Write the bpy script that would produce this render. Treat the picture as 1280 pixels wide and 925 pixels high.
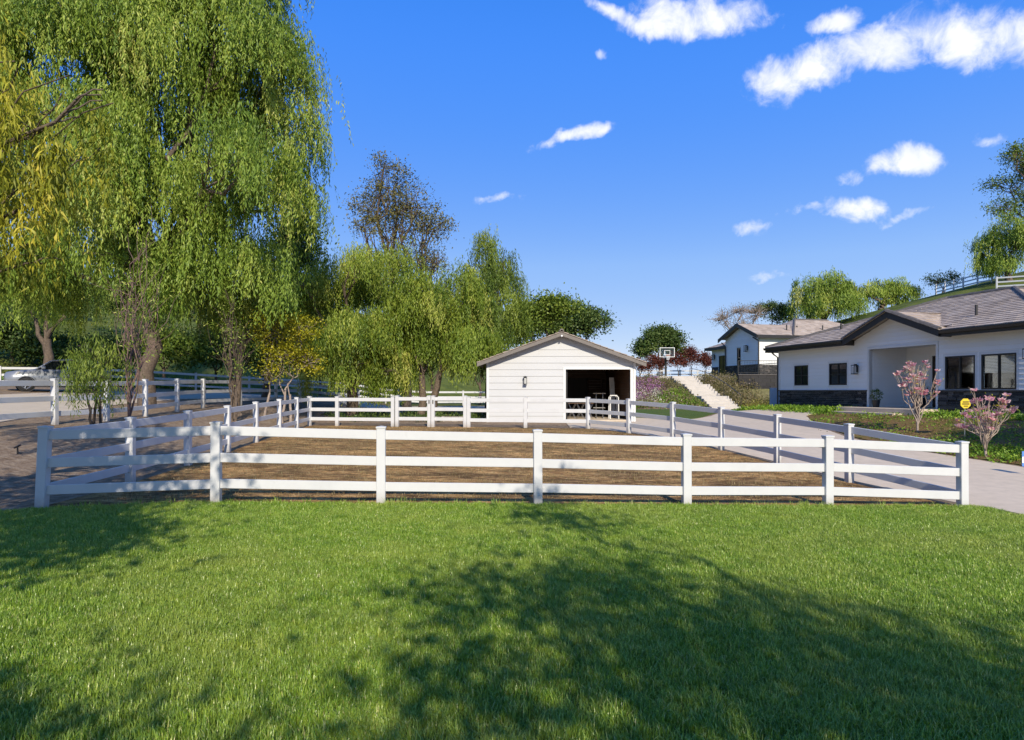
import bpy, bmesh, math, random
import numpy as np
from mathutils import Vector, Matrix
from mathutils.geometry import delaunay_2d_cdt
for o in list(bpy.data.objects): bpy.data.objects.remove(o)
scene = bpy.context.scene
C = scene.collection
random.seed(7)

# ------------------------------------------------------------ camera
F, HOR, CAMZ = 830.0, 488.0, 1.7          # focal length in px of a 1280 px wide picture, horizon row, eye height
cam = bpy.data.cameras.new('camera'); cam_o = bpy.data.objects.new('camera', cam); C.objects.link(cam_o)
cam_o.location = (0, 0, CAMZ); cam_o.rotation_euler = (math.radians(90), 0, 0)
cam.sensor_width = 36; cam.lens = F/1280*36; cam.shift_y = (HOR-462.5)/1280
cam.clip_start = 0.1; cam.clip_end = 4000
scene.camera = cam_o
scene.render.engine = 'CYCLES'
scene.render.resolution_x, scene.render.resolution_y = 1024, 740
# ------------------------------------------------------------ sky, sun, exposure
SUN_EL = math.radians(31); SAZ = Vector((0.2, -0.98, 0)).normalized()
SDIR = Vector((SAZ.x*math.cos(SUN_EL), SAZ.y*math.cos(SUN_EL), math.sin(SUN_EL)))
world = bpy.data.worlds.new('World'); scene.world = world; world.use_nodes = True
scene.view_settings.view_transform = 'Standard'; scene.view_settings.look = 'None'
scene.view_settings.exposure = 0.52; scene.view_settings.gamma = 1.0
try: scene.view_settings.use_curve_mapping = False
except Exception: pass
sun = bpy.data.lights.new('sun', 'SUN'); sun.energy = 3.9; sun.angle = math.radians(0.5); sun.color = (1, .90, .74)
sun_o = bpy.data.objects.new('sun', sun); C.objects.link(sun_o); sun_o.rotation_euler = SDIR.to_track_quat('Z', 'Y').to_euler()
sun_o.location = (20, -40, 40)

class NT:                                   # small node-tree writer
    def __init__(s, tree): s.t = tree; s.n = tree.nodes; s.l = tree.links
    def new(s, typ, ins=None, **kw):
        n = s.n.new(typ)
        for k, v in kw.items(): setattr(n, k, v)
        for k, v in (ins or {}).items(): s.put(n.inputs[k], v)
        return n
    def put(s, sock, v):
        if isinstance(v, bpy.types.NodeSocket): s.l.new(v, sock)
        elif isinstance(v, bpy.types.Node): s.l.new(v.outputs[0], sock)
        else: sock.default_value = v
    def math(s, op, a, b=0.0, c=None, clamp=False):
        n = s.new('ShaderNodeMath', {0: a, 1: b}, operation=op, use_clamp=clamp)
        if c is not None: s.put(n.inputs[2], c)
        return n.outputs[0]
    def mix(s, fac, a, b, blend='MIX'):
        n = s.new('ShaderNodeMix', data_type='RGBA', blend_type=blend)
        s.put(n.inputs[0], fac); s.put(n.inputs[6], a); s.put(n.inputs[7], b)
        return n.outputs[2]
    def ramp(s, fac, stops):
        n = s.new('ShaderNodeValToRGB', {0: fac}); e = n.color_ramp.elements
        while len(e) < len(stops): e.new(0.5)
        for i, (p, c) in enumerate(stops):
            e[i].position = p; e[i].color = tuple(c)+(1,) if len(c) == 3 else c
        return n.outputs[0]
    def noise(s, vec, scale, detail=4, rough=.55, dist=0.0):
        return s.new('ShaderNodeTexNoise', {'Vector': vec, 'Scale': scale, 'Detail': detail, 'Roughness': rough, 'Distortion': dist}).outputs[0]

def make_world():
    w = NT(world.node_tree); w.n.clear()
    sky = w.new('ShaderNodeTexSky', sky_type='NISHITA', sun_disc=False)
    sky.sun_elevation = SUN_EL; sky.sun_rotation = math.atan2(SAZ.x, SAZ.y)
    sky.altitude = 300; sky.air_density = 1.0; sky.dust_density = .25; sky.ozone_density = 2.6
    hsv = w.new('ShaderNodeSeparateColor', {0: sky.outputs[0]}, mode='HSV')      # one even colour grade for the whole dome
    sat = w.ramp(hsv.outputs[1], [(0, (.25,)*3), (.2, (.36,)*3), (.413, (.52,)*3), (.583, (.70,)*3), (.671, (.90,)*3), (.70, (.955,)*3)])
    val = w.math('SMOOTH_MIN', w.math('MULTIPLY', hsv.outputs[2], 1.45), 5.1, 1.0)
    deep = w.new('ShaderNodeCombineColor', {0: w.ramp(hsv.outputs[1], [(.3, (.600,)*3), (.413, (.604,)*3), (.583, (.611,)*3), (.671, (.624,)*3), (.69, (.627,)*3)]), 1: sat, 2: val}, mode='HSV').outputs[0]
    d = w.new('ShaderNodeTexCoord').outputs['Generated']
    xyz = w.new('ShaderNodeSeparateXYZ', {0: d})
    yy = w.math('MAXIMUM', xyz.outputs[1], .05)
    u = w.math('DIVIDE', xyz.outputs[0], yy); v = w.math('DIVIDE', xyz.outputs[2], yy)
    n1 = w.noise(d, 9, 5, .6); n2 = w.noise(d, 9.5, 5, .6, .3)
    u = w.math('ADD', u, w.math('MULTIPLY', w.math('SUBTRACT', n1, .5), .11))
    v = w.math('ADD', v, w.math('MULTIPLY', w.math('SUBTRACT', n2, .5), .075))
    cl = [(875, 18, 85, 26, 0), (770, 20, 40, 10, -.3), (830, 30, 55, 14, 0), (1020, 85, 70, 26, .35), (1110, 68, 75, 24, .0), (1195, 48, 75, 34, .0), (1275, 52, 75, 34, 0), (980, 100, 42, 16, .5),
          (1052, 28, 26, 14, 0), (716, 170, 42, 10, .35), (1135, 198, 44, 15, -.05), (1162, 200, 18, 14, 0), (1063, 213, 18, 9, 0), (1072, 257, 42, 15, 0),
          (945, 283, 16, 9, 0), (1000, 264, 20, 6, .1), (1237, 174, 14, 7, 0), (1135, 268, 22, 5, .4), (620, 246, 24, 5, 0), (755, 64, 8, 6, 0), (975, 351, 22, 5, 0)]
    acc = None
    for (px, py, rx, ry, a) in cl:
        u0, v0 = (px-640)/F, (HOR-py)/F; rx, ry = rx*1.28, ry*1.38
        du = w.math('SUBTRACT', u, u0); dv = w.math('SUBTRACT', v, v0)
        ca, sa = math.cos(a), math.sin(a)
        p = w.math('MULTIPLY', w.math('ADD', w.math('MULTIPLY', du, ca), w.math('MULTIPLY', dv, sa)), F/rx)
        q = w.math('MULTIPLY', w.math('SUBTRACT', w.math('MULTIPLY', dv, ca), w.math('MULTIPLY', du, sa)), F/ry)
        m = w.math('SUBTRACT', 1.0, w.math('ADD', w.math('MULTIPLY', p, p), w.math('MULTIPLY', q, q)))
        if rx < 33 or ry < 10: m = w.math('MULTIPLY', m, .55)
        acc = m if acc is None else w.math('SMOOTH_MAX', acc, m, .35)
    n3 = w.noise(d, 26, 6, .62, .4)
    dens = w.math('ADD', acc, w.math('MULTIPLY', w.math('SUBTRACT', n3, .5), 2.5))
    dens = w.new('ShaderNodeMapRange', {0: dens, 1: -.02, 2: 1.25}, interpolation_type='SMOOTHSTEP').outputs[0]
    dens = w.math('MULTIPLY', dens, w.math('GREATER_THAN', xyz.outputs[1], .06))
    n4 = w.noise(d, 17, 4, .55)
    cc = w.ramp(n4, [(.3, (4.9, 5.1, 5.7)), (.6, (6.0, 6.0, 6.05))])
    col = w.mix(w.math('MULTIPLY', dens, .94), deep, cc)
    bg = w.new('ShaderNodeBackground', {0: col, 1: 0.133})
    w.new('ShaderNodeOutputWorld', {0: bg})
make_world()

# ------------------------------------------------------------ materials
MATS = {}
def mat(name, build, **kw):
    m = bpy.data.materials.new(name); m.use_nodes = True; t = NT(m.node_tree); t.n.clear()
    out = t.new('ShaderNodeOutputMaterial'); t.put(out.inputs[0], build(t, **kw)); MATS[name] = m
    return m
def principled(t, col, rough=.6, spec=.5, bump=None, bstr=.3, bdist=.01, metal=0, alpha=None):
    n = t.new('ShaderNodeBsdfPrincipled'); t.put(n.inputs['Base Color'], col if not isinstance(col, tuple) else col+(1,) if len(col) == 3 else col)
    t.put(n.inputs['Roughness'], rough); t.put(n.inputs['Specular IOR Level'], spec); t.put(n.inputs['Metallic'], metal)
    if bump is not None:
        b = t.new('ShaderNodeBump', {'Height': bump, 'Strength': bstr, 'Distance': bdist}); t.put(n.inputs['Normal'], b.outputs[0])
    return n.outputs[0]
def OC(t): return t.new('ShaderNodeTexCoord').outputs['Object']
def GEO(t): return t.new('ShaderNodeNewGeometry').outputs['Position']
def simple(name, col, rough=.6, var=.12, scale=6, spec=.5, metal=0, bstr=.15, bdist=.004, bscale=None, world_co=True):
    def b(t):
        v = GEO(t) if world_co else OC(t)
        n = t.noise(v, scale, 5, .6); n2 = t.noise(v, bscale or scale*8, 3)
        lo = tuple(c*(1-var) for c in col); hi = tuple(min(1, c*(1+var)) for c in col)
        return principled(t, t.ramp(n, [(.3, lo), (.7, hi)]), rough, spec, n2, bstr, bdist, metal)
    return mat(name, b)
def vinyl(t, post=False):
    g = GEO(t); oi = t.new('ShaderNodeObjectInfo').outputs['Random']
    n = t.noise(g, 2.2, 6, .65); n2 = t.noise(g, 30, 3)
    c = t.ramp(n, [(.25, (.52, .525, .53)), (.6, (.575, .578, .58))])
    c = t.mix(t.math('MULTIPLY', oi, .10), c, (.60, .60, .59, 1))
    s = t.ramp(t.noise(g, 7, 5, .7), [(.60, (1, 1, 1)), (.8, (.80, .79, .76))])
    c = t.mix(.5, c, s, 'MULTIPLY')
    if post:
        oz = t.new('ShaderNodeSeparateXYZ', {0: OC(t)}).outputs[2]; low = t.new('ShaderNodeMapRange', {0: oz, 1: .0, 2: .24, 3: 1, 4: 0}).outputs[0]
        c = t.mix(t.math('MULTIPLY', low, t.noise(g, 18, 5, .75), clamp=True), c, (.20, .15, .09, 1))
    return principled(t, c, .42, .5, n2, .05, .002)
mat('vinyl', vinyl)
mat('vinyl_post', vinyl, post=True)
def siding_m(t, col=(.50, .505, .51)):
    g = GEO(t); o = OC(t); oi = t.new('ShaderNodeObjectInfo').outputs['Random']
    mp = t.new('ShaderNodeMapping', {0: o, 3: (1.2, 20, 20)})
    n = t.noise(mp.outputs[0], 1.5, 5, .6); n2 = t.noise(g, 1.1, 5, .6)
    c = t.mix(n2, tuple(x*.93 for x in col)+(1,), tuple(x*1.04 for x in col)+(1,))
    c = t.mix(t.math('MULTIPLY', oi, .12), c, (.47, .47, .46, 1))
    return principled(t, c, .6, .35, n, .12, .003)
mat('siding', siding_m)
mat('siding_house', siding_m, col=(.77, .765, .75))
simple('trim_white', (.63, .63, .62), .5, .03, 3)
simple('dark_trim', (.022, .020, .020), .45, .25, 8)
simple('brown_fascia', (.155, .135, .120), .65, .14, 9)
simple('soffit', (.30, .27, .24), .7, .1, 6)
simple('black_metal', (.012, .012, .013), .4, .2, 10)
simple('steel', (.55, .55, .56), .3, .1, 10, metal=.9)
simple('white_paint', (.78, .78, .77), .45, .05, 6)
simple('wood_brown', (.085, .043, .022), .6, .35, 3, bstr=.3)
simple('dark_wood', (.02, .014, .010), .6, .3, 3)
simple('bark', (.115, .085, .062), .9, .45, 14, bstr=.9, bdist=.03, bscale=24)
simple('bark_dark', (.055, .042, .034), .9, .4, 14, bstr=.9, bdist=.03, bscale=24)
simple('bark_pale', (.30, .24, .20), .85, .3, 20, bstr=.6, bdist=.02, bscale=30)
simple('twig_red', (.16, .10, .085), .85, .3, 10)
simple('magnolia_bark', (.34, .27, .22), .85, .25, 20)
simple('pot', (.02, .02, .022), .4, .2, 6)
simple('blue_panel', (.40, .46, .54), .5, .06, 4)
simple('sign_yellow', (.72, .52, .03), .5, .08, 6)
simple('sign_blue', (.10, .25, .62), .45, .05, 6)
simple('rubber', (.015, .015, .016), .8, .2, 8)
simple('tan_lining', (.20, .18, .16), .7, .1, 8)
simple('orange', (.65, .14, .03), .5, .1, 8)
def glass_dark(t):
    n = t.new('ShaderNodeBsdfPrincipled', {'Base Color': (.012, .014, .016, 1), 'Roughness': .04, 'Specular IOR Level': .8})
    return n.outputs[0]
mat('glass', glass_dark)
def clear_glass(t):
    a = t.new('ShaderNodeBsdfTransparent', {0: (.9, .93, .92, 1)}); g = t.new('ShaderNodeBsdfGlossy', {0: (.9, .9, .9, 1), 1: .03})
    fr = t.new('ShaderNodeFresnel', {0: 1.5})
    return t.new('ShaderNodeMixShader', {0: fr.outputs[0], 1: a.outputs[0], 2: g.outputs[0]}).outputs[0]
mat('clear_glass', clear_glass)
def lamp_glass(t): return principled(t, (.45, .45, .43), .2, .6)
mat('lamp_glass', lamp_glass)
def paint(t):
    fl = t.noise(OC(t), 900, 1)
    n = t.new('ShaderNodeBsdfPrincipled', {'Base Color': t.ramp(fl, [(.3, (.20, .215, .24)), (.7, (.27, .285, .31))]), 'Roughness': .28, 'Metallic': .35, 'Coat Weight': .6, 'Coat Roughness': .05})
    return n.outputs[0]
mat('car_paint', paint)
def tile_m(t):
    g = GEO(t); n = t.noise(g, 1.6, 5, .65); a = t.new('ShaderNodeAttribute', attribute_name='tint').outputs['Fac']
    c = t.ramp(a, [(0, (.30, .245, .20)), (.5, (.41, .34, .285)), (1, (.49, .42, .36))])
    c = t.mix(.35, c, t.ramp(n, [(.3, (.6, .57, .54)), (.7, (1.1, 1.08, 1.05))]), 'MULTIPLY')
    return principled(t, c, .85, .2, t.noise(g, 60, 3), .3, .006)
mat('roof_tile', tile_m)
simple('ridge_tile', (.10, .09, .085), .8, .3, 9)
def stone_m(t):
    g = GEO(t); a = t.new('ShaderNodeAttribute', attribute_name='tint').outputs['Fac']
    c = t.ramp(a, [(0, (.022, .021, .023)), (.45, (.05, .047, .048)), (.8, (.10, .092, .088)), (1, (.17, .15, .14))])
    n = t.noise(g, 25, 5, .65); c = t.mix(.5, c, t.ramp(n, [(.3, (.5, .5, .5)), (.75, (1.4, 1.36, 1.3))]), 'MULTIPLY')
    return principled(t, c, .75, .3, n, .7, .02)
mat('stone', stone_m)
def pale_stone_m(t):
    g = GEO(t); a = t.new('ShaderNodeAttribute', attribute_name='tint').outputs['Fac']
    c = t.ramp(a, [(0, (.20, .17, .14)), (1, (.42, .38, .33))])
    return principled(t, c, .85, .2, t.noise(g, 30, 4), .5, .01)
mat('pale_stone', pale_stone_m)
def concrete_m(t, col=(.59, .49, .375)):
    g = GEO(t); n = t.noise(g, .35, 6, .6); n2 = t.noise(g, 3.5, 6, .7); n3 = t.noise(g, 70, 3)
    c = t.mix(n, tuple(x*.86 for x in col)+(1,), tuple(x*1.1 for x in col)+(1,))
    c = t.mix(.5, c, t.ramp(n2, [(.35, (.80, .80, .79)), (.6, (1.06, 1.05, 1.04))]), 'MULTIPLY')
    return principled(t, c, .85, .25, n3, .2, .004)
mat('concrete', concrete_m)
mat('concrete_pale', concrete_m, col=(.50, .465, .42))
mat('concrete_road', concrete_m, col=(.56, .475, .37))
def ground_m(t):
    g = GEO(t); n = t.noise(g, .5, 6, .65); n2 = t.noise(g, 6, 6, .7); n3 = t.noise(g, 38, 4, .65)
    c = t.ramp(n2, [(.3, (.15, .10, .065)), (.5, (.26, .19, .13)), (.72, (.40, .32, .23))])
    xyz = t.new('ShaderNodeSeparateXYZ', {0: g})
    far = t.new('ShaderNodeMapRange', {0: t.math('SQRT', t.math('ADD', t.math('MULTIPLY', xyz.outputs[0], xyz.outputs[0]), t.math('MULTIPLY', xyz.outputs[1], xyz.outputs[1]))), 1: 46, 2: 58}).outputs[0]
    gr = t.ramp(n, [(.3, (.060, .085, .020)), (.6, (.13, .155, .035)), (.8, (.20, .18, .07))])
    gr = t.mix(.5, gr, t.ramp(n2, [(.3, (.55, .6, .5)), (.7, (1.25, 1.2, 1.1))]), 'MULTIPLY')
    c = t.mix(far, c, gr)
    return principled(t, c, .95, .1, t.math('ADD', n2, t.math('MULTIPLY', n3, .5)), .8, .06)
mat('ground', ground_m)
def paddock_m(t):
    g = GEO(t); mp = t.new('ShaderNodeMapping', {0: g, 3: (.55, 1.3, 1)}).outputs[0]
    n = t.noise(mp, 1.1, 6, .7, .6); n2 = t.noise(mp, 7, 6, .75); n3 = t.noise(g, 45, 4, .7)
    c = t.ramp(n2, [(.30, (.10, .055, .028)), (.43, (.22, .13, .06)), (.55, (.45, .29, .135)), (.70, (.68, .50, .26))])
    c = t.mix(.85, c, t.ramp(n, [(.36, (.30, .27, .25)), (.47, (.80, .75, .70)), (.60, (1.7, 1.55, 1.3))]), 'MULTIPLY')
    g2 = t.ramp(t.noise(g, .6, 5, .6), [(.56, (0, 0, 0)), (.70, (1, 1, 1))])
    c = t.mix(t.math('MULTIPLY', g2, .25), c, (.10, .11, .03, 1))
    return principled(t, c, .95, .1, t.math('ADD', n2, t.math('MULTIPLY', n3, .6)), 1.0, .07)
mat('paddock', paddock_m)
def lawn_m(t):
    g = GEO(t); n = t.noise(g, 1.1, 5, .6); n2 = t.noise(g, 60, 4, .7)
    c = t.ramp(n2, [(.3, (.045, .065, .014)), (.7, (.12, .17, .032))])
    c = t.mix(.6, c, t.ramp(n, [(.35, (.8, 1, .8)), (.7, (1.35, 1.15, .9))]), 'MULTIPLY')
    return principled(t, c, .9, .15, n2, .8, .03)
mat('lawn', lawn_m)
def bed_m(t):
    g = GEO(t); n = t.noise(g, 1.3, 6, .7, .5); n2 = t.noise(g, 22, 5, .7)
    c = t.ramp(n, [(.36, (.12, .15, .025)), (.47, (.20, .15, .055)), (.58, (.22, .125, .065)), (.75, (.48, .34, .19))])
    c = t.mix(.6, c, t.ramp(n2, [(.3, (.5, .5, .45)), (.7, (1.3, 1.25, 1.2))]), 'MULTIPLY')
    return principled(t, c, .95, .1, n2, .9, .05)
mat('bed_soil', bed_m)
def leaf_m(t, stops, trans=.32, gloss=.018, rough=.5, patch=None, attr=True):
    a = t.new('ShaderNodeAttribute', attribute_name='tint').outputs['Fac']
    c = t.ramp(a, stops)
    n = t.noise(GEO(t), .7, 3, .5)
    c = t.mix(.5, c, t.ramp(n, [(.3, (.72, .8, .7)), (.7, (1.28, 1.18, 1.1))]), 'MULTIPLY')
    d = t.new('ShaderNodeBsdfDiffuse', {0: c}); tr = t.new('ShaderNodeBsdfTranslucent', {0: t.mix(.6, c, (1.35, 1.3, .55, 1), 'MULTIPLY')})
    m = t.new('ShaderNodeMixShader', {0: trans, 1: d.outputs[0], 2: tr.outputs[0]})
    gl = t.new('ShaderNodeBsdfGlossy', {0: (.9, .95, .9, 1), 1: rough})
    return t.new('ShaderNodeMixShader', {0: gloss, 1: m.outputs[0], 2: gl.outputs[0]}).outputs[0]
def leafmat(name, a, b, c, d=None, **kw): return mat(name, leaf_m, stops=[(0, a), (.5, b), (.9, c), (1, d or c)], **kw)
leafmat('leaf_pepper', (.080, .150, .018), (.235, .335, .048), (.430, .490, .105), (.54, .55, .17))
leafmat('leaf_pepper_yellow', (.070, .125, .014), (.210, .290, .036), (.380, .425, .075), (.48, .48, .13))
leafmat('leaf_olive', (.080, .080, .026), (.190, .180, .060), (.280, .250, .090))
leafmat('leaf_pepper_dark', (.050, .095, .014), (.150, .215, .030), (.270, .330, .055))
leafmat('leaf_willow', (.120, .150, .014), (.300, .315, .030), (.470, .440, .050), (.56, .48, .08))
leafmat('leaf_oak', (0.033, 0.068, 0.018), (0.083, 0.135, 0.033), (0.173, 0.225, 0.060))
leafmat('leaf_brown', (.090, .070, .030), (.210, .165, .065), (.270, .230, .090))
leafmat('leaf_yellow', (.120, .140, .014), (.330, .330, .022), (.560, .470, .020))
leafmat('leaf_red', (0.078, 0.023, 0.018), (0.156, 0.044, 0.034), (0.234, 0.091, 0.065))
leafmat('leaf_cover', (0.075, 0.150, 0.018), (0.165, 0.300, 0.033), (0.315, 0.435, 0.060))
leafmat('leaf_bank', (0.091, 0.105, 0.031), (0.210, 0.175, 0.077), (0.301, 0.238, 0.168), (0.448, 0.364, 0.350))
leafmat('leaf_bank_yellow', (0.119, 0.140, 0.022), (0.245, 0.231, 0.042), (0.350, 0.294, 0.084))
leafmat('flower_purple', (0.208, 0.065, 0.208), (0.364, 0.130, 0.364), (0.546, 0.286, 0.520))
leafmat('flower_white', (0.350, 0.360, 0.300), (0.550, 0.550, 0.480), (0.680, 0.660, 0.600))
leafmat('petal', (.52, .20, .32), (.70, .38, .48), (.82, .60, .65), (.85, .72, .73), trans=.4)
leafmat('grass_dry', (0.154, 0.110, 0.055), (0.297, 0.220, 0.110), (0.396, 0.319, 0.176))
def grass_m(t):
    oi = t.new('ShaderNodeObjectInfo'); loc = oi.outputs['Location']; a = t.new('ShaderNodeAttribute', attribute_name='tint').outputs['Fac']
    g = GEO(t)
    c = t.ramp(a, [(0, (.125, .235, .016)), (.5, (.245, .395, .034)), (.88, (.39, .52, .075)), (.97, (.60, .58, .22))])
    n = t.noise(g, .55, 4, .6); n2 = t.noise(g, 3.2, 3, .6)
    c = t.mix(t.ramp(n, [(.44, (0, 0, 0)), (.70, (.75, .75, .75))]), c, (.38, .45, .085, 1))
    c = t.mix(.45, c, t.ramp(n2, [(.3, (.55, .66, .55)), (.7, (1.36, 1.26, 1.1))]), 'MULTIPLY')
    d = t.new('ShaderNodeBsdfDiffuse', {0: c}); tr = t.new('ShaderNodeBsdfTranslucent', {0: c})
    m = t.new('ShaderNodeMixShader', {0: .35, 1: d.outputs[0], 2: tr.outputs[0]})
    gl = t.new('ShaderNodeBsdfGlossy', {0: (1, 1, .95, 1), 1: .38})
    return t.new('ShaderNodeMixShader', {0: .05, 1: m.outputs[0], 2: gl.outputs[0]}).outputs[0]
mat('grass', grass_m)

# ------------------------------------------------------------ object helpers
def tag(o, label, cat=None, group=None, kind=None):
    o['label'] = label
    if cat: o['category'] = cat
    if group: o['group'] = group
    if kind: o['kind'] = kind
    return o
def thing(name, label, cat, loc=(0, 0, 0), rz=0, group=None):
    o = bpy.data.objects.new(name, None); C.objects.link(o); o.location = loc; o.rotation_euler = (0, 0, rz); o.empty_display_size = .3
    return tag(o, label, cat, group)
def link(name, me, parent=None, loc=(0, 0, 0), rot=(0, 0, 0), scale=(1, 1, 1)):
    o = bpy.data.objects.new(name, me); C.objects.link(o); o.parent = parent
    o.location = loc; o.rotation_euler = rot; o.scale = scale
    return o
class MB:
    def __init__(s): s.v = []; s.f = []; s.t = []
    def quad8(s, p, tint=None):
        b = len(s.v); s.v += [tuple(q) for q in p]
        s.f += [(b, b+3, b+2, b+1), (b+4, b+5, b+6, b+7), (b, b+1, b+5, b+4), (b+1, b+2, b+6, b+5), (b+2, b+3, b+7, b+6), (b+3, b, b+4, b+7)]
        s.t += [random.random() if tint is None else tint]*8
        return s
    def box(s, x0, x1, y0, y1, z0, z1, tint=None):
        return s.quad8([(x0, y0, z0), (x1, y0, z0), (x1, y1, z0), (x0, y1, z0), (x0, y0, z1), (x1, y0, z1), (x1, y1, z1), (x0, y1, z1)], tint)
    def prism(s, poly, axis, a, b, tint=.5):         # poly: 2D outline; extruded along axis from a to b
        n = len(poly); base = len(s.v)
        def P(p, c): return (c, p[0], p[1]) if axis == 'x' else (p[0], c, p[1]) if axis == 'y' else (p[0], p[1], c)
        s.v += [P(p, a) for p in poly]+[P(p, b) for p in poly]; s.t += [tint]*(2*n)
        s.f += [tuple(range(base, base+n))[::-1], tuple(range(base+n, base+2*n))]
        s.f += [(base+i, base+(i+1) % n, base+n+(i+1) % n, base+n+i) for i in range(n)]
        return s
    def tube(s, pts, radii, n=6, tint=.5, cap=True):
        pts = [Vector(p) for p in pts]; base = len(s.v); m = len(pts)
        for i, p in enumerate(pts):
            d = (pts[min(i+1, m-1)]-pts[max(i-1, 0)]).normalized()
            a = d.cross(Vector((0, 0, 1)) if abs(d.z) < .9 else Vector((1, 0, 0))).normalized(); b = d.cross(a)
            r = radii[i] if hasattr(radii, '__len__') else radii
            for k in range(n):
                q = p+(a*math.cos(2*math.pi*k/n)+b*math.sin(2*math.pi*k/n))*r
                s.v.append(tuple(q)); s.t.append(tint)
        for i in range(m-1):
            for k in range(n):
                a0 = base+i*n+k; a1 = base+i*n+(k+1) % n
                s.f.append((a0, a1, a1+n, a0+n))
        if cap:
            s.f.append(tuple(base+k for k in range(n))[::-1]); s.f.append(tuple(base+(m-1)*n+k for k in range(n)))
        return s
    def lathe(s, prof, n=20, axis='z', c=(0, 0, 0), tint=.5):
        base = len(s.v)
        for (r, h) in prof:
            for k in range(n):
                a = 2*math.pi*k/n; x, y = r*math.cos(a), r*math.sin(a)
                p = (x, y, h) if axis == 'z' else (x, h, y) if axis == 'y' else (h, x, y)
                s.v.append((p[0]+c[0], p[1]+c[1], p[2]+c[2])); s.t.append(tint)
        for i in range(len(prof)-1):
            for k in range(n):
                a0 = base+i*n+k; a1 = base+i*n+(k+1) % n
                s.f.append((a0, a1, a1+n, a0+n))
        return s
    def mesh(s, name, m, smooth=False, bevel=0):
        me = bpy.data.meshes.new(name); me.from_pydata(s.v, [], s.f)
        at = me.attributes.new('tint', 'FLOAT', 'POINT'); at.data.foreach_set('value', np.array(s.t, dtype=np.float32))
        bm = bmesh.new(); bm.from_mesh(me)
        bmesh.ops.recalc_face_normals(bm, faces=bm.faces)
        if bevel: bmesh.ops.bevel(bm, geom=list(bm.edges), offset=bevel, segments=1, affect='EDGES')
        bm.to_mesh(me); bm.free()
        me.materials.append(MATS[m])
        if smooth: me.shade_smooth()
        return me
    def build(s, name, m, parent=None, loc=(0, 0, 0), smooth=False, bevel=0, rot=(0, 0, 0)):
        return link(name, s.mesh(name, m, smooth, bevel), parent, loc, rot)
def ss(x): x = np.clip(x, 0, 1); return x*x*(3-2*x)

# ------------------------------------------------------------ terrain
def H(X, Y):
    X = np.asarray(X, float); Y = np.asarray(Y, float)
    n = -.13-.026*np.clip(X, -10, 9.5)-.10*ss((-4.3-X)/3)
    t = ss((Y-9)/18)
    z = n*(1-t)+.22*t+.23*np.clip((Y-27)/15, 0, 1)
    fl = ss((Y-3)/8)
    z = z+fl*(.66*ss((-8.3-X)/4.6)+.062*np.clip(-12.5-X, 0, 14))
    z = z+.24*np.clip(-X*.75+Y*.66-50, 0, 70)*ss((-X*.75+Y*.66-50)/9)*ss((6-X)/14)
    w = .9722*X+.2343*Y-21.37; s = (X-13.76)*.2343-(Y-34.1)*.9722
    r = ss((w+5.9)/4.9)*ss((s+4)/5)*ss((26-s)/6)
    z = z*(1-r)+.74*r
    bank = np.clip((Y-44.2)/10.6, 0, 1)*ss((X-6.5)/3)
    low = ss((X-16.2)/2.0)*ss((50.2-Y)/.8)
    z = z+2.4*bank*(1-low*.85)
    z = z+.268*np.clip(X-12, 0, 60)*ss((X-30)/10)*ss((Y-35)/35)*(1-.8*ss((Y-76)/70))
    return z
def hz(x, y): return float(H(x, y))
def sheet_mesh(name, xs, ys, m, off=0.0, bumpy=0.0):
    X, Y = np.meshgrid(xs, ys); Z = H(X, Y)+off
    nx, ny = len(xs), len(ys)
    v = np.stack([X, Y, Z], -1).reshape(-1, 3)
    i = np.arange((ny-1)*(nx-1)); a = (i//(nx-1))*nx+i % (nx-1)
    f = np.stack([a, a+1, a+nx+1, a+nx], -1)
    return np_mesh(name, v, f, m, smooth=True)
def np_mesh(name, v, f, m, smooth=False, tint=None):
    me = bpy.data.meshes.new(name); n = len(f); k = f.shape[1]
    me.vertices.add(len(v)); me.vertices.foreach_set('co', np.ascontiguousarray(v, dtype=np.float32).ravel())
    me.loops.add(n*k); me.loops.foreach_set('vertex_index', np.ascontiguousarray(f, dtype=np.int32).ravel())
    me.polygons.add(n); me.polygons.foreach_set('loop_start', np.arange(0, n*k, k, dtype=np.int32)); me.polygons.foreach_set('loop_total', np.full(n, k, dtype=np.int32))
    if smooth: me.polygons.foreach_set('use_smooth', np.ones(n, dtype=bool))
    if tint is not None:
        at = me.attributes.new('tint', 'FLOAT', 'POINT'); at.data.foreach_set('value', np.ascontiguousarray(tint, dtype=np.float32))
    me.materials.append(MATS[m]); me.update(calc_edges=True)
    return me
def struct(o, label=None):
    o['kind'] = 'structure'
    if label: o['label'] = label
    return o
g1 = lambda a, b, st: np.arange(a, b+1e-6, st)
xs = np.concatenate([[-900, -500, -300, -200, -140, -100, -80, -66, -56, -48], g1(-42, 48, .5), [54, 60, 68, 78, 92, 120, 160, 220, 320, 520, 900]])
ys = np.concatenate([[-600, -300, -150, -80, -50, -30, -22], g1(-16, 78, .5), [82, 88, 96, 106, 120, 140, 170, 220, 320, 520, 1000, 1600]])
struct(link('ground', sheet_mesh('ground', xs, ys, 'ground')), 'brown earth ground reaching out to the hills')

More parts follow.
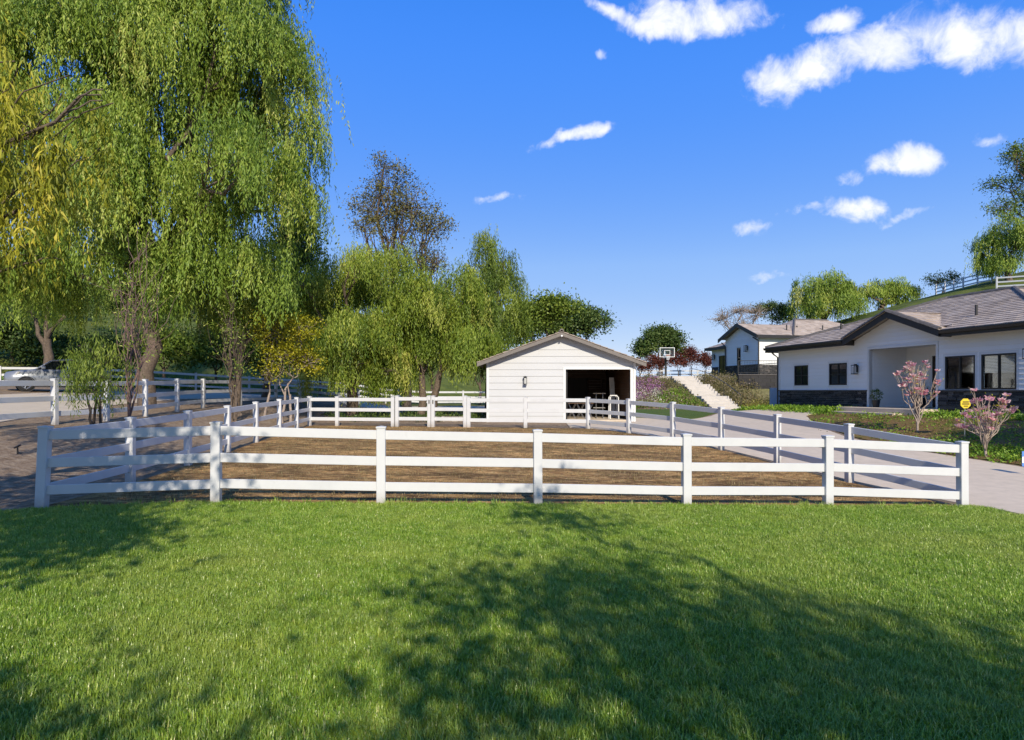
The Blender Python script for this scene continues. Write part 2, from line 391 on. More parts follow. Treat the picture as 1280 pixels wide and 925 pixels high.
def dense(poly, step):
    out = []
    for i, p in enumerate(poly):
        q = poly[(i+1) % len(poly)]; n = max(1, int(math.hypot(q[0]-p[0], q[1]-p[1])/step))
        for k in range(n): out.append((p[0]+(q[0]-p[0])*k/n, p[1]+(q[1]-p[1])*k/n))
    return out
def smooth_poly(poly, it=2):
    for _ in range(it):
        o = []
        for i, p in enumerate(poly):
            q = poly[(i+1) % len(poly)]
            o += [(p[0]*.75+q[0]*.25, p[1]*.75+q[1]*.25), (p[0]*.25+q[0]*.75, p[1]*.25+q[1]*.75)]
        poly = o
    return poly
def inside(poly, X, Y):
    P = np.array(poly); c = np.zeros(X.shape, bool); j = len(P)-1
    for i in range(len(P)):
        xi, yi, xj, yj = P[i, 0], P[i, 1], P[j, 0], P[j, 1]
        hit = ((yi > Y) != (yj > Y)) & (X < (xj-xi)*(Y-yi)/(yj-yi+1e-12)+xi); c ^= hit; j = i
    return c
def poly_sheet(name, poly, m, off, step=.5, jag=0.0, skirt=.12):
    b = dense(poly, step)
    if jag: b = [(x+random.uniform(-jag, jag), y+random.uniform(-jag, jag)) for x, y in b]
    P = np.array(b); gx = np.arange(P[:, 0].min(), P[:, 0].max(), step)+.013; gy = np.arange(P[:, 1].min(), P[:, 1].max(), step)+.017
    X, Y = np.meshgrid(gx, gy); k = inside(b, X, Y); pts = [Vector(p) for p in b]+[Vector((x, y)) for x, y in zip(X[k], Y[k])]
    nb = len(b); vo, eo, fo, *_ = delaunay_2d_cdt(pts, [(i, (i+1) % nb) for i in range(nb)], [list(range(nb))], 1, 1e-4)
    V = np.array([[p.x, p.y] for p in vo]); Z = H(V[:, 0], V[:, 1])+off
    v = [tuple(a)+(z,) for a, z in zip(V.tolist(), Z.tolist())]; f = [tuple(q) for q in fo]
    if skirt:
        base = len(v)
        for (x, y) in b: zz = hz(x, y)+off; v += [(x, y, zz), (x, y, zz-skirt)]
        for i in range(nb): j = (i+1) % nb; f.append((base+2*i, base+2*j, base+2*j+1, base+2*i+1))
    me = bpy.data.meshes.new(name); me.from_pydata(v, [], f); me.materials.append(MATS[m])
    bm = bmesh.new(); bm.from_mesh(me); bmesh.ops.recalc_face_normals(bm, faces=bm.faces)
    up = sum(fc.normal.z for fc in bm.faces)
    if up < 0: bmesh.ops.reverse_faces(bm, faces=bm.faces)
    bm.to_mesh(me); bm.free()
    return link(name, me)

NL, NR = (-6.9, 9.74), (7.72, 11.38)
def px(x, D, y=None): return ((x-640)/F*D, D) if y is None else ((x-640)/F*D, D, CAMZ-(y-HOR)/F*D)
near_posts = [(NL[0]+(NR[0]-NL[0])*k/6, NL[1]+(NR[1]-NL[1])*k/6) for k in range(7)]
left_posts = [px(163, 12.25), px(235, 14.8), px(284.7, 17.35), px(320, 19.9), px(349, 22.4), px(371, 24.95)]
BL = px(387, 27.5)
right_posts = [px(1061.6, 13.8), px(971.7, 16.3), px(901.6, 18.8), px(841, 21.2), px(786, 23.5)]
BR = px(735, 25.6)
struct(poly_sheet('paddock', [(NL[0]-.1, NL[1]-.25), (NR[0], NR[1]-.2)]+right_posts+[BR, (BL[0]+3, 27.6), BL]+left_posts[::-1], 'paddock', .012, .4), 'brown paddock soil with dry straw inside the white fence')
lawn_poly = [(-12, -5), (10.5, -5), (9.2, 5.5), (8.25, 10.1), (7.95, 11.25), (7.2, 11.12), (0, 10.36), (-6.6, 9.58), (-7.4, 9.25), (-9.5, 8.9), (-12, 8.3)]
lawn = struct(poly_sheet('lawn', dense(lawn_poly, .4), 'lawn', .02, .4, .05), 'mown green front lawn')
drive_poly = [(8.45, 10.1), (8.1, 11.35), (7.85, 11.6)]+[(p[0]+.12, p[1]+.05) for p in right_posts]+[(BR[0]+.2, BR[1]+.1), (2.3, 26.3), (2.4, 30.05), (5.6, 30.05), (6.1, 33.2), (7.2, 32.2), (8.4, 31.6), (9.8, 32.6), (11.6, 35.6), (13.0, 38.6), (13.2, 43.9), (15.0, 43.9), (14.4, 38.5), (13.9, 34.8), (14.1, 31.5), (14.9, 28.9), (14.3, 27.6), (13.4, 28.9), (12.5, 28.2), (11.5, 25.2), (11.1, 22), (11.15, 19.9), (11.7, 18.1), (12.2, 16.4), (12.9, 12), (14, 4), (15, -5), (10.8, -5), (9.5, 5.5)]
struct(poly_sheet('driveway', drive_poly, 'concrete', .03, .45), 'pale concrete driveway curving past the paddock to the barn')
isl = [(5.9, 33.8), (7.2, 32.5), (8.4, 31.9), (9.6, 32.8), (11.3, 35.8), (12.7, 38.8), (12.9, 43.4), (6.2, 43.6), (5.8, 40)]
struct(poly_sheet('side_lawn', smooth_poly(isl, 1), 'lawn', .025, .5), 'small lawn between barn and stairs')
bed_poly = [(12.4, 28.0), (13.3, 28.6), (14.2, 27.3), (14.9, 26.6), (15.4, 24.8), (16.7, 19.5), (17.9, 14), (19.5, 8), (14.2, 8), (13.05, 12), (12.4, 16.4), (11.9, 18.1), (11.35, 19.9), (11.3, 22), (11.65, 25.0)]
struct(poly_sheet('garden_bed', bed_poly, 'bed_soil', .035, .4), 'planted bank in front of the long white house')
def band(pts, wd):
    L, R = [], []
    for i, p in enumerate(pts):
        a = pts[max(i-1, 0)]; b = pts[min(i+1, len(pts)-1)]; d = Vector((b[0]-a[0], b[1]-a[1])).normalized()
        L.append((p[0]-d.y*wd, p[1]+d.x*wd)); R.append((p[0]+d.y*wd, p[1]-d.x*wd))
    return L+R[::-1]
road_c = [(-14.5, 6), (-15.6, 14), (-17.2, 20), (-19.0, 27), (-19.6, 34), (-17.5, 40.5), (-12.5, 45), (-5, 48), (4, 50.5), (6.5, 51)]
struct(poly_sheet('road', band(road_c, 2.9), 'concrete_road', .03, .6), 'pale concrete lane behind the trees')

# ------------------------------------------------------------ grass on the lawn (stuff)
def tuft_mesh(name, seed, nb, h, wd, spread, m):
    r = np.random.default_rng(seed); v = []; f = []; t = []
    for k in range(nb):
        a = r.uniform(0, 6.283); rad = spread*math.sqrt(r.uniform()); bx, by = rad*math.cos(a), rad*math.sin(a)
        la = r.uniform(0, 6.283); lean = r.uniform(.15, .95)*h; hh = h*r.uniform(.55, 1.15); w = wd*r.uniform(.7, 1.3)
        dx, dy = math.cos(la), math.sin(la); sx, sy = -dy*w/2, dx*w/2; b = len(v); tt = r.uniform()
        v += [(bx-sx, by-sy, -.01), (bx+sx, by+sy, -.01), (bx+dx*lean*.4-sx*.8, by+dy*lean*.4-sy*.8, hh*.6), (bx+dx*lean*.4+sx*.8, by+dy*lean*.4+sy*.8, hh*.6), (bx+dx*lean, by+dy*lean, hh*.85)]
        f += [(b, b+1, b+3, b+2), (b+2, b+3, b+4)]; t += [tt]*5
    me = bpy.data.meshes.new(name); me.from_pydata(v, [], f); me.materials.append(MATS[m])
    at = me.attributes.new('tint', 'FLOAT', 'POINT'); at.data.foreach_set('value', np.array(t, dtype=np.float32))
    return me
def scatter(obj_name, mesh, tufts, density, smin, smax, label, cat, seed=0):
    col = bpy.data.collections.new(obj_name+'_source')
    for i, tm in enumerate(tufts): col.objects.link(bpy.data.objects.new('grass_tuft', tm))
    o = link(obj_name, mesh); tag(o, label, cat, kind='stuff')
    ng = bpy.data.node_groups.new(obj_name, 'GeometryNodeTree')
    ng.interface.new_socket('Geometry', in_out='INPUT', socket_type='NodeSocketGeometry'); ng.interface.new_socket('Geometry', in_out='OUTPUT', socket_type='NodeSocketGeometry')
    N = NT(ng); gi = N.new('NodeGroupInput'); go = N.new('NodeGroupOutput')
    dp = N.new('GeometryNodeDistributePointsOnFaces', {'Mesh': gi.outputs[0], 'Density': density, 'Seed': seed})
    ci = N.new('GeometryNodeCollectionInfo', {0: col, 1: True, 2: True})
    rv = N.new('FunctionNodeRandomValue', data_type='FLOAT'); rv.inputs[2].default_value = smin; rv.inputs[3].default_value = smax
    rr = N.new('FunctionNodeRandomValue', data_type='FLOAT_VECTOR'); rr.inputs[0].default_value = (-.15, -.15, 0); rr.inputs[1].default_value = (.15, .15, 6.283)
    ip = N.new('GeometryNodeInstanceOnPoints', {'Points': dp.outputs[0], 'Instance': ci.outputs[0], 'Pick Instance': True, 'Rotation': rr.outputs[0], 'Scale': rv.outputs[1]})
    N.put(go.inputs[0], ip.outputs[0])
    md = o.modifiers.new('scatter', 'NODES'); md.node_group = ng
    return o
def bounded(poly, off, step=.5):
    o = poly_sheet('tmp', poly, 'lawn', off, step, skirt=0); me = o.data; bpy.data.objects.remove(o); return me
gm = bounded([(-4.2, 2.3), (4.2, 2.3), (8.2, 6.6), (9.0, 7.5), (8.2, 10.1), (7.95, 11.3), (7.2, 11.2), (0, 10.42), (-6.6, 9.66), (-7.4, 9.3), (-9.5, 8.9), (-9.6, 8.5), (-7.0, 5.2)], .018)
tufts = [tuft_mesh('grass_tuft', 10+i, 34, .040+.008*(i % 3), .0038, .055, 'grass') for i in range(6)]
scatter('grass', gm, tufts, 620, .75, 1.5, 'short green blades of the front lawn', 'grass')
dryt = [tuft_mesh('straw_tuft', 40+i, 14, .035, .006, .10, 'grass_dry') for i in range(4)]
pm = bounded([(-6.5, 10.1), (7.4, 11.6)]+[(p[0]-.2, p[1]) for p in right_posts]+[(2.7, 25.4), (-8, 27.2), (-7.2, 19), (-6.9, 13)], .01)
edge = bounded([(-6.8, 9.52), (-6.75, 9.80), (0, 10.56), (7.6, 11.42), (7.65, 11.15), (0, 10.30)], .018)
edget = [tuft_mesh('edge_tuft', 70+i, 22, .085, .005, .06, 'grass') for i in range(4)]
scatter('edge_grass', edge, edget, 34, .5, 1.5, 'taller ragged grass tufts along the foot of the nearest fence', 'grass', 8)
scatter('straw', pm, dryt, 30, .6, 1.6, 'dry straw scattered over the paddock soil', 'straw', 3)

# ------------------------------------------------------------ fences
def post_meshes():
    w = .0675; pm_ = MB().box(-w, w, -w, w, -.25, 1.205).mesh('post', 'vinyl_post', bevel=.006)
    c = MB(); c.box(-w-.008, w+.008, -w-.008, w+.008, 1.2, 1.225)
    b = len(c.v); k = w+.008; c.v += [(-k, -k, 1.225), (k, -k, 1.225), (k, k, 1.225), (-k, k, 1.225), (0, 0, 1.238)]; c.t += [.5]*5
    c.f += [(b, b+1, b+4), (b+1, b+2, b+4), (b+2, b+3, b+4), (b+3, b, b+4)]
    cm = c.mesh('cap', 'vinyl')
    h, d, e = .07, .02, .005; r = MB(); r.prism([(-d, -h+e), (-d+e, -h), (d-e, -h), (d, -h+e), (d, h-e), (d-e, h), (-d+e, h), (-d, h-e)], 'x', -.5, .5)
    return pm_, cm, r.mesh('rail', 'vinyl')
POST, CAP, RAIL = post_meshes()
RAILS = (.295, .69, 1.10)
def put_post(par, o0, x, y, z, rz, tilt=(0, 0), s=1.0):
    p = link('post', POST, par, (x-o0[0], y-o0[1], z-o0[2]), (tilt[0], tilt[1], rz), (1, 1, s)); link('cap', CAP, p); return p
def put_rail(par, o0, a, b, hgt, thick=1.0):
    a = Vector((a[0], a[1], a[2]+hgt)); b = Vector((b[0], b[1], b[2]+hgt)); d = b-a; m = (a+b)/2
    return link('rail', RAIL, par, m-Vector(o0), (0, -math.atan2(d.z, math.hypot(d.x, d.y)), math.atan2(d.y, d.x)), (d.length, 1, thick))
def fence(name, label, pts, group='white rail fences', first=True, last=True, zoff=0, s=1.0, tilts=None, zs=None, rails=RAILS):
    Z = [hz(x, y)+zoff for x, y in pts] if zs is None else zs
    o0 = (pts[0][0], pts[0][1], Z[0]); t = thing(name, label, 'fence', o0, 0, group)
    for i, (x, y) in enumerate(pts):
        a = pts[max(i-1, 0)]; b = pts[min(i+1, len(pts)-1)]; rz = math.atan2(b[1]-a[1], b[0]-a[0])
        if (i or first) and (i < len(pts)-1 or last): put_post(t, o0, x, y, Z[i], rz+random.uniform(-.03, .03), (tilts or {}).get(i, (random.uniform(-.006, .006), random.uniform(-.006, .006))), s)
    for i in range(len(pts)-1):
        for h in rails: put_rail(t, o0, pts[i]+(Z[i],), pts[i+1]+(Z[i+1],), h*s+random.uniform(-.006, .006))
    return t
zn = [-.05, 0.0, -.085, -.15, -.235, -.28, -.40]
fence('paddock_fence', 'long white three-rail fence nearest the camera along the lawn edge', near_posts, zs=zn, tilts={0: (0, .045)})
fence('paddock_fence', 'white rail fence running back along the left side of the paddock', [NL]+left_posts+[BL], first=False, last=False, zs=[-.05]+[hz(*p) for p in left_posts]+[hz(*BL)])
fence('paddock_fence', 'grey-shaded white rail fence along the driveway side of the paddock', [NR]+right_posts+[BR], first=False, last=True, zs=[-.40]+[hz(*p) for p in right_posts]+[hz(*BR)])
fx = lambda x: px(x, 27.5+(25.6-27.5)*(x-387)/(735-387))
fence('paddock_fence', 'short white rail fence at the paddock back left, beside the gates', [BL, fx(421.5), fx(491)])
fence('paddock_fence', 'white rail fence at the paddock back, in front of the barn', [fx(586), fx(657), BR], last=False)
for lab, x0, x1, lx in (('left white gate leaf at the back of the paddock', 496.5, 536.6, 0), ('right white gate leaf at the back of the paddock', 541.4, 581.5, 1)):
    a, b = fx(x0), fx(x1); o0 = a+(hz(*a),); g = thing('paddock_gate', lab, 'gate', o0, 0, 'paddock gate leaves')
    for p in (a, b): put_post(g, o0, p[0], p[1], hz(*p)+.04, math.atan2(b[1]-a[1], b[0]-a[0]))
    for h in RAILS: put_rail(g, o0, a+(o0[2]+.04,), b+(hz(*b)+.04,), h)
    hm = MB(); hm.box(-.02, .02, -.09, -.07, .95, 1.1); hm.build('latch' if lx else 'hinge', 'black_metal', g, (b[0]-a[0], b[1]-a[1], 0) if not lx else (0, 0, 0))
fence('roadside_fence', 'white rail fence on the verge beyond the left paddock side, by the lane', [(-12.5, 12.9), (-12.55, 15.4), px(68.5, 18.1), px(133, 20.0), px(181.6, 22.4), px(221.6, 25.4), px(253.7, 28.3), px(300, 31.5), px(345, 35), px(375, 38.2), (-9.5, 41.0)], s=1.02)
far_l = [(-34+i*.8*3, 40.5+i*.42*2.4) for i in range(0, 10)]
fence('hillside_fence', 'far white rail fence across the lane, behind the parked car', [(-40, 35), (-37.2, 37), (-34.2, 38.6), (-31, 40.2), (-28, 42), (-25, 44.2), (-22, 46.2), (-19, 48), (-16, 49.8), (-13, 51.4), (-10, 52.6), (-7, 53.5), (-4, 54.3), (-1, 55), (2, 55.6), (5, 56.2)], s=1.0)
hf = [px(1170, 77), px(1181, 75.5), px(1192, 74), px(1204, 72), px(1222, 70.5), px(1240, 68)]
fence('hill_fence', 'curving white rail fence climbing the grassy hill behind the house', hf)
fence('hill_fence', 'white rail fence at the hill top beside the right edge trees', [px(1246, 64), px(1300, 61.5), px(1360, 59)])
fence('court_fence', 'white fence behind the red shrubs and basketball hoop', [px(800, 80), px(825, 80), px(850, 80), px(872, 80), px(895, 80)], zoff=.1)

# ------------------------------------------------------------ building helpers (local frame: x along wall, y into building, front faces -y)
def clip_wall(parts_x, holes): pass
BOARD = {}
def board_mesh(x0a, x1a, x0b, x1b, z0, z1, m):
    b = MB(); y0, y1 = -.026, -.006
    b.quad8([(x0a, y0, z0), (x1a, y0, z0), (x1a, 0, z0), (x0a, 0, z0), (x0b, y1, z1), (x1b, y1, z1), (x1b, 0, z1), (x0b, 0, z1)], .5)
    return b.mesh('siding_board', m)
def siding(wall, x0, x1, z0, z1, holes=(), lo=None, hi=None, ztop=None, m='siding', pitch=.17, wall_y=0.0):
    """lo(z)/hi(z) give the wall's ends at height z; holes = (xa, xb, za, zb)"""
    lo = lo or (lambda z: x0); hi = hi or (lambda z: x1); z = z0; top = ztop or z1
    unit = BOARD.setdefault(m, board_mesh(-.5, .5, -.5, .5, 0, 1, m))
    while z < top-.01:
        zt = min(z+pitch, top); a0, a1, b0, b1 = lo(z), hi(z), lo(zt), hi(zt)
        if a1-a0 < .05: break
        cuts = sorted([(h[0], h[1]) for h in holes if h[2] < zt-.02 and h[3] > z+.02])
        segs = []; cur = a0
        for (ha, hb) in cuts:
            if ha > cur+.02: segs.append((cur, ha))
            cur = max(cur, hb)
        if a1 > cur+.02: segs.append((cur, a1))
        for i, (sa, sb) in enumerate(segs):
            if abs(a0-b0) < 1e-6 and abs(a1-b1) < 1e-6:
                link('siding_board', unit, wall, ((sa+sb)/2, wall_y, z), (0, 0, 0), (sb-sa, 1, zt-z-.009))
            else:
                ta = b0 if sa == a0 else sa; tb = b1 if sb == a1 else sb
                if tb < ta: ta = tb = (ta+tb)/2
                link('siding_board', board_mesh(sa, sb, ta, tb, z, zt-.009, m), wall, (0, wall_y, 0))
        z = zt
def siding_h(*a, **k): return siding(*a, m='siding_house', **k)
def backing(x0, x1, z0, z1, holes, y0=0.0, y1=.12, gable=None):
    b = MB(); xs_ = sorted({x0, x1, *[h[0] for h in holes], *[h[1] for h in holes]})
    for a, c in zip(xs_[:-1], xs_[1:]):
        hs = sorted([(h[2], h[3]) for h in holes if h[0] < (a+c)/2 < h[1]]); cur = z0
        for (p, q) in hs:
            if p > cur: b.box(a, c, y0, y1, cur, p, .5)
            cur = max(cur, q)
        if z1 > cur: b.box(a, c, y0, y1, cur, z1, .5)
    if gable: b.prism(gable, 'y', y0, y1)
    return b
def roof_plane(par, pts, name='roof_tiles', tile=.34, course=.30, lift=.035, m='roof_tile', seed=1):
    """pts: eave start, eave end, ridge end, ridge start (3D, local). Individual overlapping tiles joined in one mesh."""
    r = random.Random(seed); e0, e1, r1, r0 = [Vector(p) for p in pts]; mb = MB()
    nrm = (e1-e0).cross(r0-e0 if (r0-e0).length > .01 else r1-e0).normalized()
    if nrm.z < 0: nrm = -nrm
    L = max((r0-e0).dot((r0-e0).normalized()), (r1-e1).length); ax = (e1-e0).normalized()
    up = nrm.cross(ax); up = up if up.z > 0 else -up; hgt = (r0-e0).dot(up)
    if hgt < .1: hgt = (r1-e1).dot(up)
    n = max(1, int(round(hgt/course)))
    for i in range(n):
        ta, tb = i/n, min(1.0, (i+1.12)/n)
        A, B = e0.lerp(r0, ta), e1.lerp(r1, ta); A2, B2 = e0.lerp(r0, tb), e1.lerp(r1, tb)
        xa, xb = (A-e0).dot(ax), (B-e0).dot(ax); x2a, x2b = (A2-e0).dot(ax), (B2-e0).dot(ax)
        off = tile*.5*(i % 2)+r.uniform(0, .06); x = math.floor((xa-off)/tile)*tile+off
        y0, y1 = hgt*ta, hgt*tb
        while x < xb:
            p0, p1 = max(x, xa), min(x+tile-.008, xb); q0, q1 = min(max(x, x2a), x2b), max(min(x+tile-.008, x2b), x2a)
            if p1-p0 > .02:
                l = lift+r.uniform(-.006, .006); P = lambda xx, yy, zz: e0+ax*xx+up*yy+nrm*zz
                mb.quad8([P(p0, y0, 0), P(p1, y0, 0), P(q1, y1, -.004), P(q0, y1, -.004), P(p0, y0, l), P(p1, y0, l), P(q1, y1, .008), P(q0, y1, .008)], min(1, max(0, r.gauss(.5, .2))))
            x += tile
    o = mb.build(name, m, par); o['kind'] = 'stuff'; return o
def ridge_caps(par, a, b, m='ridge_tile', step=.33, r=.10):
    a, b = Vector(a), Vector(b); d = b-a; n = max(1, int(d.length/step)); u = d/n
    rot = u.to_track_quat('X', 'Z').to_euler(); L = u.length*1.06
    me = MB().prism([(-r, -.03), (-r*.6, .05), (0, .075), (r*.6, .05), (r, -.03), (r*.75, -.04), (0, .035), (-r*.75, -.04)], 'x', -L/2, L/2).mesh('ridge_tile', m)
    for i in range(n): link('ridge_tile', me, par, a+u*(i+.5)+Vector((0, 0, .03+.01*(i % 2))), rot)
def bar(mb, a, b, w, h, tint=.5):           # a beam from a to b: width w across, height h below
    a, b = Vector(a), Vector(b); d = (b-a).normalized(); s = d.cross(Vector((0, 0, 1))).normalized()*w/2; dn = Vector((0, 0, -h))
    mb.quad8([a-s+dn, b-s+dn, b+s+dn, a+s+dn, a-s, b-s, b+s, a+s], tint)
def window(par, x0, x1, z0, z1, nm=2, y=0.0, blind=False, trim=True, split=False):
    w = MB(); t = .055
    for (a, c, e, f) in ((x0, x1, z0, z0+t), (x0, x1, z1-t, z1), (x0, x0+t, z0+t, z1-t), (x1-t, x1, z0+t, z1-t)): w.box(a, c, y-.045, y+.06, e, f)
    o = w.build('window', 'black_metal', par)
    for k in range(1, nm): xm = x0+(x1-x0)*k/nm; MB().box(xm-.025, xm+.025, y-.035, y+.05, z0+t, z1-t).build('mullion', 'black_metal', o)
    if split: zm = (z0+z1)/2; MB().box(x0+t, x1-t, y-.03, y+.045, zm-.02, zm+.02).build('sash_bar', 'black_metal', o)
    for k in range(nm):
        a = x0+t+(x1-x0-2*t)*k/nm; c = x0+t+(x1-x0-2*t)*(k+1)/nm
        MB().box(a+.01, c-.01, y+.0, y+.008, z0+t-.01, z1-t+.01).build('pane', 'clear_glass' if blind else 'glass', o)
    if blind:
        zb = z0+(z1-z0)*.48; b = MB(); zz = z1-t
        while zz > zb: b.quad8([(x0+t, y+.05, zz-.035), (x1-t, y+.05, zz-.035), (x1-t, y+.066, zz-.035), (x0+t, y+.066, zz-.035), (x0+t, y+.072, zz), (x1-t, y+.072, zz), (x1-t, y+.088, zz), (x0+t, y+.088, zz)], .5); zz -= .05
        b.build('blind', 'white_paint', o); MB().box(x0, x1, y+.13, y+.15, z0, z1).build('room_dark', 'black_metal', o)
    if trim:
        q = .085; b = MB()
        for (a, c, e, f) in ((x0-q, x1+q, z0-q, z0), (x0-q, x1+q, z1, z1+q), (x0-q, x0, z0, z1), (x1, x1+q, z0, z1)): b.box(a, c, y-.040, y, e, f)
        b.build('trim', 'trim_white', o)
    return o
def lantern(par, x, z, y=0.0, s=1.0):
    o = MB().box(x-.06*s, x+.06*s, y-.05, y-.03, z-.12*s, z+.16*s).box(x-.02*s, x+.02*s, y-.16*s, y-.05, z+.17*s, z+.20*s).box(x-.085*s, x+.085*s, y-.24*s, y-.07*s, z+.14*s, z+.17*s).box(x-.085*s, x+.085*s, y-.24*s, y-.07*s, z-.20*s, z-.17*s).build('wall_lantern', 'black_metal', par)
    f = MB()
    for dx in (-.08, .07):
        for dy in (-.235, -.085): f.box(x+dx*s, x+(dx+.012)*s, y+dy*s, y+(dy+.012)*s, z-.17*s, z+.14*s)
    f.build('cage', 'black_metal', o); MB().box(x-.05*s, x+.05*s, y-.20*s, y-.11*s, z-.165*s, z+.10*s).build('lamp_glass', 'lamp_glass', o)
    return o
def ledgestone(par, x0, x1, z0, z1, y=0.0, seed=3, axis='x', row=.085):
    r = random.Random(seed); b = MB(); z = z0; b.box(x0, x1, y, y+.05, z0, z1, .1)
    while z < z1-.02:
        h = min(row*r.uniform(.8, 1.2), z1-z); x = x0
        while x < x1-.01:
            l = min(r.uniform(.16, .5), x1-x); d = r.uniform(.015, .07)
            b.box(x+.004, x+l-.004, y-d, y+.01, z+.003, z+h-.003, min(1, max(0, r.gauss(.45, .25)))); x += l
        z += h
    o = b.build('stone_veneer', 'stone', par); o['kind'] = 'stuff'
    MB().box(x0-.02, x1+.02, y-.09, y+.02, z1, z1+.05).build('stone_cap', 'ridge_tile', par)
    return o

# ------------------------------------------------------------ barn
def make_barn():
    fz = .36; B = thing('barn', 'white barn with gable front and wide dark open doorway', 'barn', (2.215, 30.0, fz))
    hw, ez, pitch = 3.335, 2.62, .365; pk = ez+hw*pitch; dep = 8.2
    dx0, dx1, dz = .21, 3.13, 2.29; holes = [(dx0, dx1, -.1, dz)]
    wf = backing(-hw, hw, -.15, ez, holes, 0, .12, [(-hw, ez), (hw, ez), (0, pk)]).build('front_wall', 'siding', B)
    siding(wf, -hw, hw, -.12, ez, [(dx0-.11, dx1+.11, -.3, dz+.11)], lambda z: -hw if z < ez else -hw+(z-ez)/pitch, lambda z: hw if z < ez else hw-(z-ez)/pitch, ztop=pk, pitch=.30)
    b = MB(); b.box(dx0-.11, dx0, -.036, .14, -.12, dz).box(dx1, dx1+.11, -.036, .14, -.12, dz).box(dx0-.11, dx1+.11, -.036, .14, dz, dz+.11); b.build('door_trim', 'trim_white', B)
    MB().box(-hw-.03, -hw+.07, -.04, .04, -.13, ez-.02).build('corner_trim', 'trim_white', B); MB().box(hw-.07, hw+.03, -.04, .04, -.13, ez-.02).build('corner_trim', 'trim_white', B)
    for sx in (-1, 1):
        MB().box(sx*hw-.06-.06*sx, sx*hw+.06-.06*sx, .125, dep, -.15, ez).build('side_wall', 'siding', B)
        p = MB()
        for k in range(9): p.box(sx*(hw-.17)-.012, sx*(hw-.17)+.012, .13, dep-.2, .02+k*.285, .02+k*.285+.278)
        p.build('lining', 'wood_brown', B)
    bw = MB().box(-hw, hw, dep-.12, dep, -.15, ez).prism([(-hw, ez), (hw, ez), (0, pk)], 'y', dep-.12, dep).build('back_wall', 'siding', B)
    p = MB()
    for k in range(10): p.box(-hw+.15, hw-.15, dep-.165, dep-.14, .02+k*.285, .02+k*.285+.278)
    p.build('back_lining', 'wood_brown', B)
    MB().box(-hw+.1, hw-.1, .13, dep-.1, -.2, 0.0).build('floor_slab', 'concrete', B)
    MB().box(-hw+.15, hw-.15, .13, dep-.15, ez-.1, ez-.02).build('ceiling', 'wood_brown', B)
    ov, oe = .42, .42; ry = lambda x: pk-abs(x)*pitch
    R = MB()
    for sx in (-1, 1):
        x1 = sx*(hw+oe); R.quad8([(0, -ov+.03, pk+.02), (x1, -ov+.03, ry(x1)+.02), (x1, dep+ov, ry(x1)+.02), (0, dep+ov, pk+.02), (0, -ov+.03, pk+.11), (x1, -ov+.03, ry(x1)+.11), (x1, dep+ov, ry(x1)+.11), (0, dep+ov, pk+.11)], .5)
    ro = R.build('roof', 'soffit', B)
    for sx in (-1, 1):
        x1 = sx*(hw+oe+.02); f = MB(); f.quad8([(0, -ov-.01, pk-.06), (x1, -ov-.01, ry(x1)-.06), (x1, -ov+.03, ry(x1)-.06), (0, -ov+.03, pk-.06), (0, -ov-.01, pk+.12), (x1, -ov-.01, ry(x1)+.12), (x1, -ov+.03, ry(x1)+.12), (0, -ov+.03, pk+.12)], .5)
        f.build('barge_board', 'brown_fascia', ro)
        roof_plane(ro, [(x1, -ov-.05, ry(x1)+.12), (x1, dep+ov, ry(x1)+.12), (0, dep+ov, pk+.12), (0, -ov-.05, pk+.12)], 'roof_tiles', .33, .30, .04, seed=5+sx)
    ridge_caps(ro, (0, -ov-.05, pk+.15), (0, dep+ov, pk+.15), 'brown_fascia')
    lantern(B, -1.62, 1.80, -.03, .95)
    MB().box(-.035, .035, -.50, -.43, pk-.10, pk-.04).build('peak_lamp', 'white_paint', B)
    MB().box(dx0+.005, dx0+.09, .16, .22, .02, dz-.03).build('sliding_door', 'black_metal', B)
    # inner dark doorway + shelf posts
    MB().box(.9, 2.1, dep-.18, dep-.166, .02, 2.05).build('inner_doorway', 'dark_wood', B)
    ox, oy = 2.215, 30.0
    for i, xx in enumerate((.62, 1.02, 1.42)):       # trestles near the doorway
        t = thing('trestle_stand', ['leftmost', 'middle', 'rightmost'][i]+' small pale crossed-leg stand inside the barn doorway', 'stand', (ox+xx, oy+1.2, fz), 0, 'crossed-leg stands in the barn')
        for s_ in (-1, 1):
            m_ = MB(); m_.tube([(-.17*s_, 0, 0), (.17*s_, .04*s_, .72)], .012, 6); m_.build('leg', 'steel', t)
            m_ = MB(); m_.tube([(-.17*s_, .5, 0), (.17*s_, .5+.04*s_, .72)], .012, 6); m_.build('leg', 'steel', t)
        m_ = MB(); m_.box(-.2, .2, -.03, .56, .72, .745); m_.build('top', 'wood_brown', t)
    t = thing('weight_rack', 'chrome upright exercise rack inside the barn', 'rack', (ox+2.0, oy+2.0, fz))
    for xx in (-.16, .16): MB().tube([(xx, 0, 0), (xx, 0, 1.25)], .025, 6).build('upright', 'steel', t); MB().tube([(xx, -.3, .03), (xx, .3, .03)], .025, 6).build('foot', 'steel', t)
    for zz in (.5, .85, 1.2): MB().tube([(-.3, 0, zz), (.3, 0, zz)], .022, 6).build('bar', 'steel', t)
    for xx in (-.26, .26): MB().lathe([(0, -.03), (.13, -.03), (.13, .03), (0, .03)], 14, 'x', (xx, 0, .85)).build('weight_plate', 'black_metal', t)
    t = thing('tube_frame', 'white looped tubular frame inside the barn doorway at right', 'frame', (ox+2.62, oy+1.3, fz))
    for yy in (0, .45):
        MB().tube([(-.2, yy, 0), (-.2, yy, 1.0), (-.14, yy, 1.1), (.1, yy, 1.1), (.18, yy, 1.0), (.2, yy, 0)], .025, 6).build('loop', 'white_paint', t)
